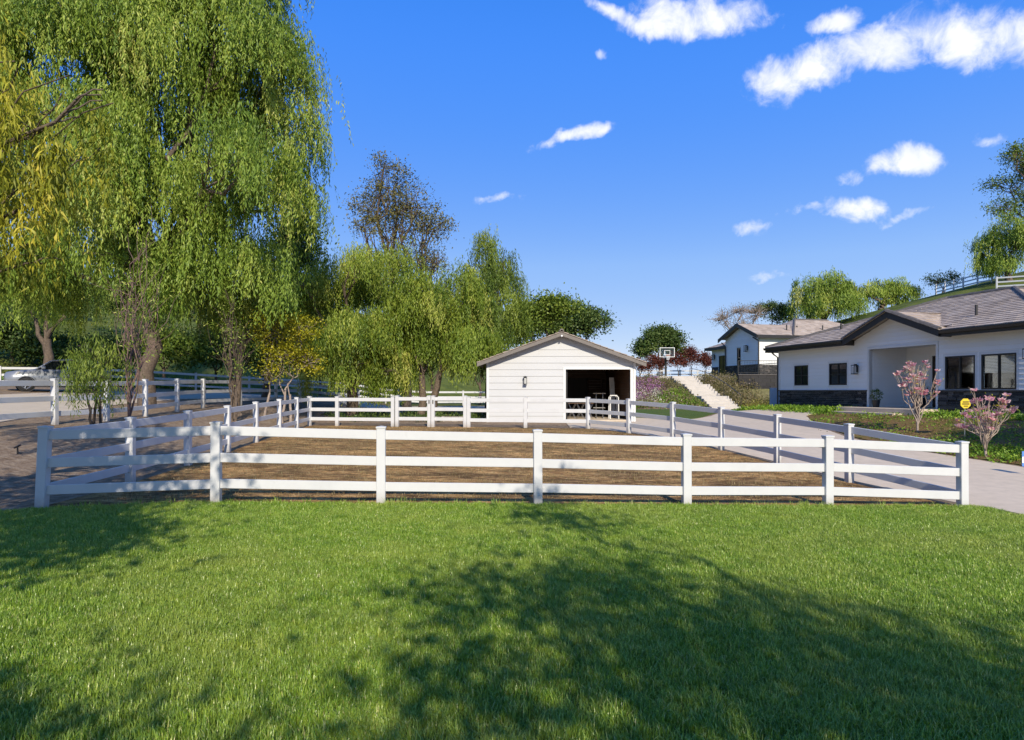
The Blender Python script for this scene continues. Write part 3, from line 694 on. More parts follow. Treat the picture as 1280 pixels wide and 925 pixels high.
    for zz in (.3, .7): MB().tube([(-.2, 0, zz), (-.2, .45, zz)], .018, 6).build('crossbar', 'white_paint', t)
    t = thing('shelf_unit', 'dark open shelf unit against the barn back wall', 'shelf', (ox+2.5, oy+dep-.45, fz))
    for xx in (-.4, .4): MB().box(xx-.02, xx+.02, 0, .25, 0, 2.0).build('side', 'wood_brown', t)
    for k in range(6): MB().box(-.38, .38, 0, .25, .1+k*.36, .13+k*.36).build('shelf', 'tan_lining', t)
    t = MB().box(-.14, .14, 0, .03, 0, 2.0).build('panel_board', 'white_paint', None, (ox+2.86, oy+3.0, fz), bevel=.005); t.rotation_euler = (-.1, 0, .5); tag(t, 'white board leaning upright inside the barn', 'board')
make_barn()

# ------------------------------------------------------------ long white house at the right
HR = math.atan2(-.9722, .2343)
def make_house():
    fz = 1.0; Hs = thing('white_house', 'long white house with stone base, hip roof and pink magnolias in front', 'house', (13.76, 34.1, fz), HR)
    L, dep, ez = 13.5, 10.0, 2.72
    P0, P1, PD = 6.07, 9.4, 1.9; gz0, gz1, gc, gp = 5.2, 10.0, 7.6, .385
    wins = [(1.17, 2.19, .94, 1.92), (3.64, 4.77, .94, 1.93), (9.78, 11.0, .735, 1.95), (11.24, 12.5, .735, 1.95)]
    ph = 2.43
    holes = [w for w in wins]+[(P0, P1, -.6, ph)]
    pk = ez+.16+(gz1-gz0)/2*gp
    wl = backing(0, L, -.6, ez, holes, 0, .12).build('front_wall', 'siding_house', Hs)
    sh = [(a-.085, b+.085, c-.085, d+.085) for a, b, c, d in wins]+[(P0-.1, P1+.1, -1, ph+.1)]
    siding_h(wl, 0, L, .72, ez, sh)
    gw = MB().prism([(gz0-.02, ez), (gz1+.02, ez), (gz1+.02, ez+.12), (gc, pk-.02), (gz0-.02, ez+.12)], 'y', 0, .12).build('gable_wall', 'siding_house', Hs)
    siding_h(gw, gz0, gz1, ez, ez, (), lambda z: gz0+max(0, z-ez-.14)/gp, lambda z: gz1-max(0, z-ez-.14)/gp, ztop=pk-.06)
    ledgestone(Hs, 0, P0-.1, -.6, .67, 0, 3); ledgestone(Hs, P1+.1, L, -.6, .67, 0, 4)
    for i, (a, b, c, d) in enumerate(wins): window(Hs, a, b, c, d, 2, 0.02, blind=i > 1, split=i < 2)
    t = MB().box(P0-.1, P0, -.045, .15, -.3, ph).box(P1, P1+.1, -.045, .15, -.3, ph).box(P0-.1, P1+.1, -.045, .15, ph, ph+.1); t.build('porch_trim', 'trim_white', Hs)
    MB().box(-.06, .06, -.045, .1, .7, ez).build('corner_trim', 'trim_white', Hs)
    # porch recess
    lw = MB().box(P0-.12, P0-.02, .15, PD, -.3, ph+.1).build('porch_side_wall', 'siding_house', Hs)
    pw = link('siding_panel', MB().box(0, .001, 0, .001, 0, .001).mesh('siding_panel', 'siding_house'), lw, (P0-.02, .15, 0), (0, 0, math.pi/2)); siding_h(pw, 0, PD-.15, 0, ph+.08)
    MB().box(P1+.0, P1+.1, .15, PD, -.3, ph+.1).build('porch_side_wall', 'siding_house', Hs)
    bw = backing(P0-.12, P1+.1, -.3, ph+.1, [(7.35, 9.2, 0, 2.12)], PD, PD+.1).build('porch_back_wall', 'siding_house', Hs); siding_h(bw, P0-.02, P1, 0, ph+.08, [(7.27, 9.28, -1, 2.2)], wall_y=PD)
    d = MB().box(7.35, 8.3, PD+.03, PD+.08, 0, 2.1).build('door', 'dark_wood', Hs); MB().box(8.2, 8.24, PD-.02, PD+.03, .9, 1.2).build('handle', 'steel', d)
    MB().box(7.5, 8.15, PD+.015, PD+.03, .3, 1.9).build('pane', 'glass', d)
    MB().box(8.34, 9.2, PD+.03, PD+.08, 0, 2.1).build('side_light', 'glass', Hs)
    MB().box(P0-.1, P1+.1, .1, PD+.1, ph+.08, ph+.14).build('porch_ceiling', 'trim_white', Hs)
    MB().box(P0-.6, P1+.2, -1.15, PD+.1, -.45, 0.0).build('porch_slab', 'concrete', Hs, bevel=.01); MB().box(P0-.4, P1-.4, -1.6, -1.155, -.6, -.17).build('porch_step', 'concrete', Hs, bevel=.01)
    lantern(Hs, 5.42, 1.62, -.03, 1.1); lantern(Hs, 12.95, 1.9, -.03, .9)
    # other walls
    MB().box(-.0, .12, .125, dep, -.6, ez).build('end_wall', 'siding_house', Hs); MB().box(L-.12, L, .125, dep, -.6, ez).build('end_wall', 'siding_house', Hs); MB().box(0.12, L-.12, dep-.12, dep, -.6, ez).build('back_wall', 'siding_house', Hs)
    # hip roof
    ov = .5; e = ez+.18; sl = .36; hd = dep/2+ov; rz_ = e+sl*hd; r0 = hd-ov+.2; r1 = L-hd+ov-.2
    A, B_, C_, D_ = (-ov, -ov, e), (L+ov, -ov, e), (L+ov, dep+ov, e), (-ov, dep+ov, e); R0, R1 = (r0, dep/2, rz_), (r1, dep/2, rz_)
    go = .55; gzl = gz0-.05; gzr = gz1+.05; ge = e+.0; gpk = ge+(gzr-gzl)/2*gp; back = (gpk-e)/sl-ov
    th = (B_[0]-gzr)/(B_[0]-R1[0]); K = (gzr, -ov+(dep/2+ov)*th, e+(rz_-e)*th); Kz = lambda y: e+sl*(y+ov); K2 = (gzl, K[1], Kz(K[1]))
    planes = [[A, (gzl, -ov, e), R0, R0], [(gzr, -ov, e), B_, K, K], [(gzl, .03, Kz(.03)), (gzr, .03, Kz(.03)), K, K2], [K2, K, R1, R0], [D_, A, R0, R0], [B_, C_, R1, R1], [C_, D_, R0, R1]]
    ro = MB()
    for q in planes:
        b0 = len(ro.v); q = q if q[2] != q[3] else q[:3]; ro.v += q; ro.t += [.5]*len(q); ro.f.append(tuple(range(b0, b0+len(q))))
    for (xa, xb, ya, yb) in ((-ov, gzl, -ov, .0), (gzr, L+ov, -ov, .0), (-ov, 0, 0, dep), (L, L+ov, 0, dep), (-ov, L+ov, dep, dep+ov)):
        b0 = len(ro.v); ro.v += [(xa, ya, e-.20), (xb, ya, e-.20), (xb, yb, e-.20), (xa, yb, e-.20)]; ro.t += [.5]*4; ro.f.append((b0, b0+1, b0+2, b0+3))
    roof = ro.build('roof', 'soffit', Hs)
    for k, q in enumerate(planes): roof_plane(roof, q, seed=11+k)
    ridge_caps(roof, R0, R1); ridge_caps(roof, B_, R1); ridge_caps(roof, A, R0); ridge_caps(roof, C_, R1); ridge_caps(roof, D_, R0)
    # front gable
    gt = MB(); gt.v = [(gzl, -go, ge-.02), (gc, -go, gpk-.02), (gzr, -go, ge-.02), (gzl, -ov+.05, ge-.02), (gc, back, gpk-.02), (gzr, -ov+.05, ge-.02)]; gt.t = [.5]*6; gt.f = [(0, 1, 4, 3), (1, 2, 5, 4)]
    gr = gt.build('gable_roof', 'soffit', Hs)
    roof_plane(gr, [(gzl, -go-.05, ge+.01), (gzl+.02, .0, ge+.01), (gc, back, gpk+.01), (gc, -go-.05, gpk+.01)], seed=25); roof_plane(gr, [(gzr, -go-.05, ge+.01), (gzr-.02, .0, ge+.01), (gc, back, gpk+.01), (gc, -go-.05, gpk+.01)], seed=26)
    for (xx, nm) in ((gzl, 0), (gzr, 1)):
        f = MB(); f.quad8([(xx, -go-.04, ge-.24), (gc, -go-.04, gpk-.24), (gc, -go, gpk-.24), (xx, -go, ge-.24), (xx, -go-.04, ge+.0), (gc, -go-.04, gpk+.0), (gc, -go, gpk+.0), (xx, -go, ge+.0)], .5); f.build('barge_board', 'dark_trim', gr)
        ridge_caps(gr, (xx, -go-.0, ge+.03), (gc, -go-.0, gpk+.03), r=.12)
        MB().box(min(xx, xx+(gc-xx)*.02), max(xx, xx+(gc-xx)*.02), -go+.002, .0, e-.24, e+.0).build('return_board', 'dark_trim', gr)
    # fascia + gutter
    for (a, b) in ((A, (gzl, -ov, e)), ((gzr, -ov, e), B_), (B_, C_), (D_, A)):
        f = MB(); bar(f, a, b, .05, .25); f.build('fascia', 'dark_trim', roof)
    for (xa, xb) in ((-ov, gzl-.02), (gzr+.02, L+ov)):
        g = MB(); g.prism([(-ov-.14, e-.02), (-ov-.14, e-.05), (-ov-.11, e-.13), (-ov-.03, e-.13), (-ov-.03, e-.02)], 'x', xa, xb); g.build('gutter', 'dark_trim', roof)
    MB().tube([(-.1, -.5, e-.15), (-.1, -.3, e-.35), (-.1, -.06, e-.5), (-.1, -.06, -.4)], .04, 8).build('downspout', 'dark_trim', Hs)
    for i, (sx, wy) in enumerate(((gz1+.15, 1.0), (2.6, 1.5), (3.6, 2.6))):
        zz = e+sl*(wy+ov); MB().tube([(sx, wy, zz-.05), (sx, wy, zz+.42-.12*i)], .05, 8).build('vent_pipe', 'dark_trim', roof)
    return Hs
make_house()

# ------------------------------------------------------------ far white house up the slope
def make_house2():
    fz = 3.0; Hs = thing('white_house', 'smaller white gabled house standing higher up behind the stairs', 'house', (22.3, 60.0, fz), HR)
    # local x measured from the near corner backwards is negative
    G = 5.5; ez = 3.62; gp = .40; pk = ez+G/2*gp; st = 1.03
    f = backing(-G, 0, -.5, ez, [(-3.45, -2.85, 1.0, 2.75)], 0, .12, [(-G, ez), (0, ez), (-G/2, pk)]).build('gable_wall', 'siding_house', Hs)
    siding_h(f, -G, 0, st+.06, ez, [(-3.53, -2.77, .9, 2.83)], lambda z: -G if z < ez else -G+(z-ez)/gp, lambda z: 0 if z < ez else -(z-ez)/gp, ztop=pk, pitch=.2)
    window(Hs, -3.45, -2.85, 1.05, 2.75, 1, .02)
    ledgestone(Hs, -G, 0, -.6, st, 0, 21)
    lantern(Hs, -1.7, 2.6, -.03, 1.5)
    # recessed left wing
    w2 = backing(-G-3.4, -G, -.6, 3.0, [(-G-2.0, -G-.6, .15, 2.2)], .5, .62).build('wing_wall', 'siding_house', Hs); siding_h(w2, -G-3.4, -G, st+.06, 3.0, [(-G-2.08, -G-.52, 0, 2.28)], pitch=.2, wall_y=.5)
    window(Hs, -G-2.0, -G-.6, .15, 2.2, 2, .52)
    ledgestone(Hs, -G-3.4, -G-2.1, -.6, st, .5, 22); ledgestone(Hs, -G-.5, -G, -.6, st, .5, 23); ledgestone(Hs, -G-2.1, -G-.5, -.6, .1, .5, 24)
    lantern(Hs, -G-2.8, 2.1, .47, 1.5)
    MB().box(-G-3.4, -G-3.28, .625, 9, -.6, 3.0).build('wing_end_wall', 'siding_house', Hs)
    # near end wall, faces the camera
    ew = MB().box(-.12, 0, .125, 14, -.6, ez).build('end_wall', 'siding_house', Hs)
    ewp = link('siding_panel', MB().box(0, .001, 0, .001, 0, .001).mesh('siding_panel', 'siding_house'), ew, (0, 0, 0), (0, 0, math.pi/2)); siding_h(ewp, .06, 14, st+.06, ez, pitch=.2)
    ls = ledgestone(Hs, .05, 14, -.6, st, 0, 25); ls.rotation_euler = (0, 0, math.pi/2)
    MB().box(-.05, .05, -.05, .05, st, ez).build('corner_trim', 'trim_white', Hs)
    ov = .5; e = ez+.06
    # gable-front roof with ridge running back, plus a taller hip behind
    go = .5; x0, x1, xc = -G-ov, ov, -G/2; pkz = e+(G/2+ov)*gp
    ro = MB(); ro.v = [(x0, -go, e), (xc, -go, pkz), (x1, -go, e), (x0, 8, e), (xc, 8, pkz), (x1, 8, e)]; ro.t = [.5]*6; ro.f = [(0, 1, 4, 3), (1, 2, 5, 4)]
    roof = ro.build('roof', 'soffit', Hs)
    roof_plane(roof, [(x1, -go, e), (x1, 8, e), (xc, 8, pkz), (xc, -go, pkz)], seed=31, tile=.5, course=.4); roof_plane(roof, [(x0, -go, e), (x0, 8, e), (xc, 8, pkz), (xc, -go, pkz)], seed=32, tile=.5, course=.4)
    for xx in (x0, x1):
        b = MB(); b.quad8([(xx, -go-.06, e-.3), (xc, -go-.06, pkz-.3), (xc, -go, pkz-.3), (xx, -go, e-.3), (xx, -go-.06, e+.05), (xc, -go-.06, pkz+.05), (xc, -go, pkz+.05), (xx, -go, e+.05)], .5); b.build('barge_board', 'dark_trim', roof)
    b = MB(); bar(b, (x1+.03, -go, e+.02), (x1+.03, 14.5, e+.02), .07, .28); b.build('fascia', 'dark_trim', roof)
    hp = MB(); q = [(x0-3.2, 3.2, e+.02), (x1-.01, 3.2, e+.02), (x1-.01, 14.5, e+.02), (x0-3.2, 14.5, e+.02)]; a0, a1 = (xc-.6, 6.2, pkz+.62), (xc-.6, 10.0, pkz+.62)
    hp.v = q+[a0, a1]; hp.t = [.5]*6; hp.f = [(0, 1, 4), (1, 2, 5, 4), (2, 3, 5), (3, 0, 4, 5), (3, 2, 1, 0)]; hr = hp.build('hip_roof', 'soffit', Hs)
    roof_plane(hr, [q[1], q[2], a1, a0], seed=33, tile=.5, course=.4); roof_plane(hr, [q[0], q[1], a0, a0], seed=34, tile=.5, course=.4); ridge_caps(hr, a0, a1, step=.5); ridge_caps(hr, q[1], a0, step=.5)
    for i, (yy, dx, h) in enumerate(((3.6, -1.0, .55), (5.0, -1.4, .35), (7.4, -.9, .6))): MB().tube([(dx, yy, e+(ov-dx)*gp-.1), (dx, yy, e+(ov-dx)*gp+h)], .06, 8).build('vent_pipe', 'dark_trim', roof)
    # low wing roof
    wp = [(-G-3.4-ov, 0, 3.05), (-G-.02, 0, 3.05), (-G-.02, 3.6, 4.3), (-G-2.2, 3.6, 4.3)]
    wr = MB(); wr.v = wp+[(-G-3.9, 7, 3.05)]; wr.t = [.5]*5; wr.f = [(0, 1, 2, 3), (0, 3, 4)]; wo = wr.build('wing_roof', 'soffit', Hs)
    roof_plane(wo, wp, seed=35, tile=.5, course=.4); b = MB(); bar(b, (-G-3.95, -.02, 3.08), (-G-.05, -.02, 3.08), .07, .28); b.build('fascia', 'dark_trim', wo); b = MB(); bar(b, (-G-3.93, .03, 3.08), (-G-3.93, 7, 3.08), .07, .28); b.build('fascia', 'dark_trim', wo)
    for pts in ([(-.12, -.55, e-.15), (.05, -.2, e-.4), (.06, -.06, e-.5), (.06, -.06, -.4)], [(-G+.1, -.5, e-.3), (-G+.15, -.1, e-.7), (-G+.15, -.1, -.4)]): MB().tube(pts, .06, 8).build('downspout', 'dark_trim', Hs)
make_house2()

# ------------------------------------------------------------ stairs, retaining wall, railing, hoop, small things
def make_stairs():
    S = thing('garden_stairs', 'pale concrete stairs climbing the planted bank', 'stairs', (14.1, 43.7, hz(14.1, 43.7)))
    z0 = hz(14.1, 43.7); z = 0.0; y = 0.0; total = 2.85-z0; n = 14; rise = total/n
    for k in range(n):
        run = 1.75 if k in (4, 9) else .52
        yb = y+run; wd = .95
        sx = -.45*(y/11)
        MB().box(-wd+sx, wd+sx, y, yb+.4, z-.6, z+rise).build('step', 'concrete_pale', S, bevel=.012)
        y = yb; z += rise
    MB().box(-2.4, 3.5, y, y+9, z-.4, z+.01).build('top_landing', 'concrete_pale', S)
    for sx in (-1.0, 1.0):          # thin dark handrails
        r = MB(); pts = [(sx-.0, .1, .95), (sx-.2, 3.0, .95+.9), (sx-.35, 7.2, .95+1.75), (sx-.45, 11, 3.1)]
        r.tube(pts, .02, 6)
        for p in pts: r.tube([(p[0], p[1], p[2]-1.1), p], .018, 6)
        if sx > 0: r.build('handrail', 'black_metal', S)
make_stairs()
def make_wall():
    W = thing('retaining_wall', 'dark retaining wall below the upper house', 'wall', (17.2, 50.4, .7))
    r = random.Random(5)
    for row in range(8):
        x = -.3*(row % 2)
        while x < 6.5:
            l = .6; MB().box(max(x, 0)+.005, min(x+l, 6.5)-.005, -r.uniform(0, .03), .3, row*.27, row*.27+.262, r.uniform(0, .25)).build('block', 'stone', W); x += l
    MB().box(-.05, 6.6, -.06, .36, 2.16, 2.22).build('coping', 'ridge_tile', W)
    R = thing('guard_rail', 'thin black guard rail on top of the dark retaining wall', 'railing', (17.2, 50.5, 2.92))
    for k in range(5): MB().box(k*1.55-.025, k*1.55+.025, -.025, .025, 0, 1.05).build('post', 'black_metal', R)
    for zz in (.1, 1.02): MB().box(0, 6.2, -.02, .02, zz, zz+.04).build('rail', 'black_metal', R)
    for k in range(52): MB().box(k*.12-.006, k*.12+.006, -.006, .006, .14, 1.02).build('baluster', 'black_metal', R)
make_wall()
def make_panel():
    z = hz(14.0, 36.5); P = thing('utility_screen', 'pale blue grey screen panel beside the long house corner', 'panel', (px(962.5, 35.6)[0], 35.6, z-.05))
    MB().box(0, .58, 0, .05, .05, 1.42).build('panel', 'blue_panel', P, bevel=.006)
    for xx in (.0, .54): MB().box(xx, xx+.04, .052, .09, 0, 1.42).build('post', 'dark_trim', P)
make_panel()
def make_hoop():
    x, y = px(834, 68); z = hz(x, y); T = thing('basketball_hoop', 'basketball hoop with clear backboard on a black pole', 'hoop', (x, y, z))
    MB().box(-.09, .09, .55, .73, 0, 2.2).build('pole', 'black_metal', T)
    MB().tube([(0, .6, 2.1), (0, .1, 2.75)], .05, 6).build('arm', 'black_metal', T); MB().tube([(0, .6, 1.6), (0, .1, 2.5)], .05, 6).build('arm', 'black_metal', T)
    b = MB().box(-.72, .72, 0, .03, 2.3, 3.2).build('backboard', 'clear_glass', T)
    f = MB(); t = .05
    for (a, c, e, g) in ((-.76, .76, 2.26, 2.26+t), (-.76, .76, 3.19, 3.24), (-.76, -.71, 2.31, 3.19), (.71, .76, 2.31, 3.19)): f.box(a, c, -.02, .05, e, g)
    f.build('frame', 'white_paint', b)
    f = MB()
    for (a, c, e, g) in ((-.30, .30, 2.5, 2.54), (-.30, .30, 2.92, 2.96), (-.30, -.26, 2.54, 2.92), (.26, .30, 2.54, 2.92)): f.box(a, c, -.012, -.004, e, g)
    f.build('target_square', 'white_paint', b)
    MB().tube([(.23*math.cos(a), -.3+.23*math.sin(a), 2.42) for a in [i*math.pi/8 for i in range(17)]], .014, 6).build('rim', 'orange', T)
    n = MB()
    for k in range(12):
        a = k*math.pi/6; a2 = a+.5; n.tube([(.23*math.cos(a), -.3+.23*math.sin(a), 2.42), (.15*math.cos(a2), -.3+.15*math.sin(a2), 2.1), (.12*math.cos(a), -.3+.12*math.sin(a), 1.98)], .012, 4); n.tube([(.23*math.cos(a), -.3+.23*math.sin(a), 2.42), (.15*math.cos(a-.5), -.3+.15*math.sin(a-.5), 2.1), (.12*math.cos(a), -.3+.12*math.sin(a), 1.98)], .012, 4)
    n.build('net', 'white_paint', T)
make_hoop()
def make_small():
    x, y = px(1206, 19.6); z = hz(x, y); T = thing('yard_sign', 'small yellow yard sign on a stake beside the nearer magnolia', 'sign', (x, y, z), .15)
    MB().tube([(0, 0, -.1), (0, 0, .9)], .013, 6).build('stake', 'steel', T)
    n = 8; MB().prism([(.155*math.cos(math.pi/8+2*math.pi*k/n)*1.15, 1.02+.155*math.sin(math.pi/8+2*math.pi*k/n)) for k in range(n)], 'y', -.03, -.015).build('sign_board', 'sign_yellow', T)
    d = MB(); d.box(-.10, .10, -.036, -.031, 1.05, 1.08).box(-.12, .12, -.036, -.031, .99, 1.02).box(-.07, .07, -.036, -.031, .93, .955); d.build('print', 'black_metal', T)
    x, y = 11.55, 14.9; z = hz(x, y); T = thing('marker_sign', 'small blue marker sign at the right edge of the planted bank', 'sign', (x, y, z), -.2)
    MB().tube([(0, 0, -.1), (0, 0, .4)], .012, 6).build('stake', 'white_paint', T); MB().box(-.10, .12, -.02, -.008, .22, .56).build('sign_board', 'sign_blue', T, bevel=.002); MB().box(-.10, .12, -.024, -.0215, .30, .44).build('print', 'white_paint', T)
    x, y = px(22, 14.0); z = hz(x, y); T = thing('sprinkler', 'tiny dark sprinkler riser on the bare dirt at far left', 'sprinkler', (x, y, z))
    MB().tube([(0, 0, -.05), (0, 0, .16)], .016, 8).build('riser', 'black_metal', T); MB().tube([(-.07, 0, .13), (.06, 0, .19)], .02, 8).build('head', 'black_metal', T); MB().tube([(0, 0, .04), (.09, 0, .02)], .013, 6).build('pipe', 'black_metal', T)
    # potted plants on the porch (house frame)
    M = Matrix.Translation((13.76, 34.1, 1.0)) @ Matrix.Rotation(HR, 4, 'Z')
    for i, (sx, wy, r, lab) in enumerate(((6.65, -.2, .16, 'small potted plant at the left of the porch'), (7.35, 1.35, .2, 'larger potted plant deep in the porch beside the door'))):
        p = M @ Vector((sx, wy, 0)); T = thing('potted_plant', lab, 'plant', p, 0, 'potted plants on the porch')
        MB().lathe([(0, 0), (r*.75, 0), (r, .3+.1*i), (r*.92, .3+.1*i), (r*.85, .26+.1*i), (0, .26+.1*i)], 16).build('pot', 'pot', T, smooth=False)
        leafcloud('foliage', T, [(0, 0, .5+.12*i, r*1.5, r*1.5, .22+.05*i)], 220, .10, .04, 'leaf_oak', 50+i)

# ------------------------------------------------------------ foliage generators
def leaf_verts(P, D, L, W, rng, curl=.12, nrm=None):
    N = len(P); D = D/np.linalg.norm(D, axis=1, keepdims=True)
    R = rng.normal(size=(N, 3))*(1 if nrm is None else .55)+(0 if nrm is None else nrm); S = np.cross(D, R); S /= np.linalg.norm(S, axis=1, keepdims=True)+1e-9
    Nn = np.cross(S, D); L = np.broadcast_to(np.asarray(L), (N,))[:, None]; W = np.broadcast_to(np.asarray(W), (N,))[:, None]
    mid = P+D*L*.45+Nn*L*curl
    v = np.stack([P, mid-S*W*.5, P+D*L, mid+S*W*.5], 1).reshape(-1, 3)
    f = np.arange(4*N).reshape(N, 4)
    return v, f
def leaves(name, par, P, D, L, W, m, rng, tint=None, base=(0, 0, 0), nrm=None):
    v, f = leaf_verts(P-np.asarray(base), D, L, W, rng, nrm=nrm)
    if tint is None: tint = rng.uniform(0, 1, len(P))
    return link(name, np_mesh(name, v, f, m, tint=np.repeat(np.clip(tint, 0, 1), 4)), par)
def on_lobes(lobes, n, rng, rmin=.55, zmin=-.5, bias=None):
    A = np.array(lobes, float); w = A[:, 3]*A[:, 4]*A[:, 5]; w = w**.67; k = rng.choice(len(A), n, p=w/w.sum())
    d = rng.normal(size=(n, 3)); d /= np.linalg.norm(d, axis=1, keepdims=True); low = d[:, 2] < zmin; d[low, 2] *= -1
    r = rng.uniform(rmin**3, 1.0, n)**(1/3)
    return A[k, :3]+d*A[k, 3:6]*r[:, None], d, k
def leafcloud(name, par, lobes, n, L, W, m, seed, base=(0, 0, 0)):
    rng = np.random.default_rng(seed); P, d, k = on_lobes(lobes, n, rng, .3, -.9)
    D = d+rng.normal(size=(n, 3))*.6+np.array([0, 0, .2])
    return leaves(name, par, P, D, L*rng.uniform(.6, 1.3, n), W*rng.uniform(.7, 1.3, n), m, rng, base=base)
def limb(mb, p0, p1, r0, r1, rng, n=6, wob=.06, sag=0.0, sides=6):
    p0, p1 = np.asarray(p0, float), np.asarray(p1, float); L = np.linalg.norm(p1-p0); pts = []
    for i in range(n+1):
        t = i/n; q = p0+(p1-p0)*t; q = q+rng.normal(size=3)*wob*L*math.sin(math.pi*t)*.6; q[2] += sag*L*math.sin(math.pi*t); pts.append(q)
    mb.tube(pts, [r0+(r1-r0)*(i/n)**.8 for i in range(n+1)], sides, cap=False)
    return pts
def trunk_mesh(par, base, stems, lobes, r, rng, m, fork=.45, sub=6, twig=.018, name='trunk', lean=0):
    """stems: list of (dx, dy) root offsets; limbs run from the fork to each lobe, then branchlets spread through the lobe"""
    mb = MB(); zl = min(l[2]-l[5] for l in lobes)
    for si, (dx, dy) in enumerate(stems):
        mine = [l for i, l in enumerate(lobes) if i % len(stems) == si] or lobes
        c = np.mean(np.array([l[:3] for l in mine]), 0)
        top = np.array([dx, dy, 0])+(c-np.array([dx, dy, 0]))*np.array([.35, .35, fork])
        rr = r/(len(stems)**.4)
        pts = limb(mb, (dx, dy, -.3), top, rr*1.25, rr*.75, rng, 6, .022, 0, 9)
        for l in mine:
            lc = np.array(l[:3]); e = limb(mb, pts[-1] if rng.uniform() < .6 else pts[-2], lc, rr*.55, rr*.18, rng, 6, .09, .06)
            for _ in range(sub):
                d = rng.normal(size=3); d /= np.linalg.norm(d); d[2] = abs(d[2])*.7
                limb(mb, e[rng.integers(3, 7)], lc+d*np.array(l[3:6])*.9, rr*.15, twig*.5, rng, 4, .10, .08, 4)
    return mb.build(name, m, par, smooth=True)
def weeping(par, lobes, n, strand, step, L, W, m, seed, floor=.5, rmin=.45, name='crown', sway=.10, per=16, sg0=.24):
    rng = np.random.default_rng(seed); nc = max(6, n//per); Pc, dc, kc = on_lobes(lobes, nc, rng, rmin, -.15)
    A = np.array(lobes, float); c = rng.integers(0, nc, n); sg = sg0*np.sqrt(A[kc, 3])*rng.uniform(.5, 1.3, nc)
    P = Pc[c]+rng.normal(size=(n, 3))*sg[c][:, None]*np.array([1, 1, .8]); d = dc[c]+rng.normal(size=(n, 3))*.25
    S = (strand*rng.uniform(.35, 1.15, nc))[c]*rng.uniform(.6, 1.1, n)
    S = np.minimum(S, np.maximum(.3, P[:, 2]-floor-rng.uniform(0, .6, n)))
    cnt = np.maximum(3, (S/step).astype(int)); idx = np.repeat(np.arange(n), cnt); t = (np.concatenate([np.arange(c) for c in cnt])+rng.uniform(0, 1, len(idx)))/cnt[idx]
    out = d[:, :2]/(np.linalg.norm(d[:, :2], axis=1, keepdims=True)+1e-6); sw = rng.normal(size=(n, 2))*sway
    Q = P[idx].copy(); s = S[idx]; o = np.minimum(.55, .25*s)*(1-np.exp(-3.2*t))
    Q[:, :2] += out[idx]*o[:, None]+sw[idx]*(t**2*s)[:, None]+rng.normal(size=(len(idx), 2))*.03
    Q[:, 2] += -s*t+.35*np.minimum(.6, s*.25)*np.sin(np.minimum(t*2.2, 1)*math.pi)
    D = rng.normal(size=(len(idx), 3))*np.array([.36, .36, .3])+np.array([0, 0, -1.0])
    tint = np.clip(rng.normal(.46, .20, nc)[c][idx]+rng.normal(0, .14, len(idx)), 0, 1)
    return leaves(name, par, Q, D, L*rng.uniform(.6, 1.25, len(idx)), W*rng.uniform(.7, 1.25, len(idx)), m, rng, tint, nrm=(dc[c]*.9+np.array([0, 0, .35]))[idx])
def clumpy(par, lobes, nclump, per, sig, L, W, m, seed, name='crown', rmin=.5, zmin=-.6, droop=0.0):
    rng = np.random.default_rng(seed); P, d, k = on_lobes(lobes, nclump, rng, rmin, zmin)
    sg = sig*rng.uniform(.5, 1.4, nclump); idx = np.repeat(np.arange(nclump), per)
    Q = P[idx]+rng.normal(size=(len(idx), 3))*sg[idx][:, None]*np.array([1, 1, .7])
    D = rng.normal(size=(len(idx), 3))+d[idx]*.5+np.array([0, 0, -droop])
    tint = np.clip(rng.normal(.45, .16, nclump)[idx]+rng.normal(0, .16, len(idx)), 0, 1)
    return leaves(name, par, Q, D, L*rng.uniform(.6, 1.3, len(idx)), W*rng.uniform(.7, 1.3, len(idx)), m, rng, tint, nrm=(d*.8+np.array([0, 0, .5]))[idx]), P
def lob(b, D, items, depth=1.0, seed=0, k=1.0):
    """lobes from picture sizes (x, y, rx, ry) at distance D, relative to the tree base b"""
    r = random.Random(seed); out = []
    for it in items:
        x, y, rx, ry = it[0], it[1], it[2]*k, it[3]*k; dd = it[4] if len(it) > 4 else r.uniform(-.5, .5)*depth
        p = px(x, D+dd, y); s = (D+dd)/F
        out.append((p[0]-b[0], p[1]-b[1], p[2]-b[2], rx*s, rx*s*.9, ry*s))
    return out
def base_at(x, D): p = px(x, D); return (p[0], p[1], hz(*p))
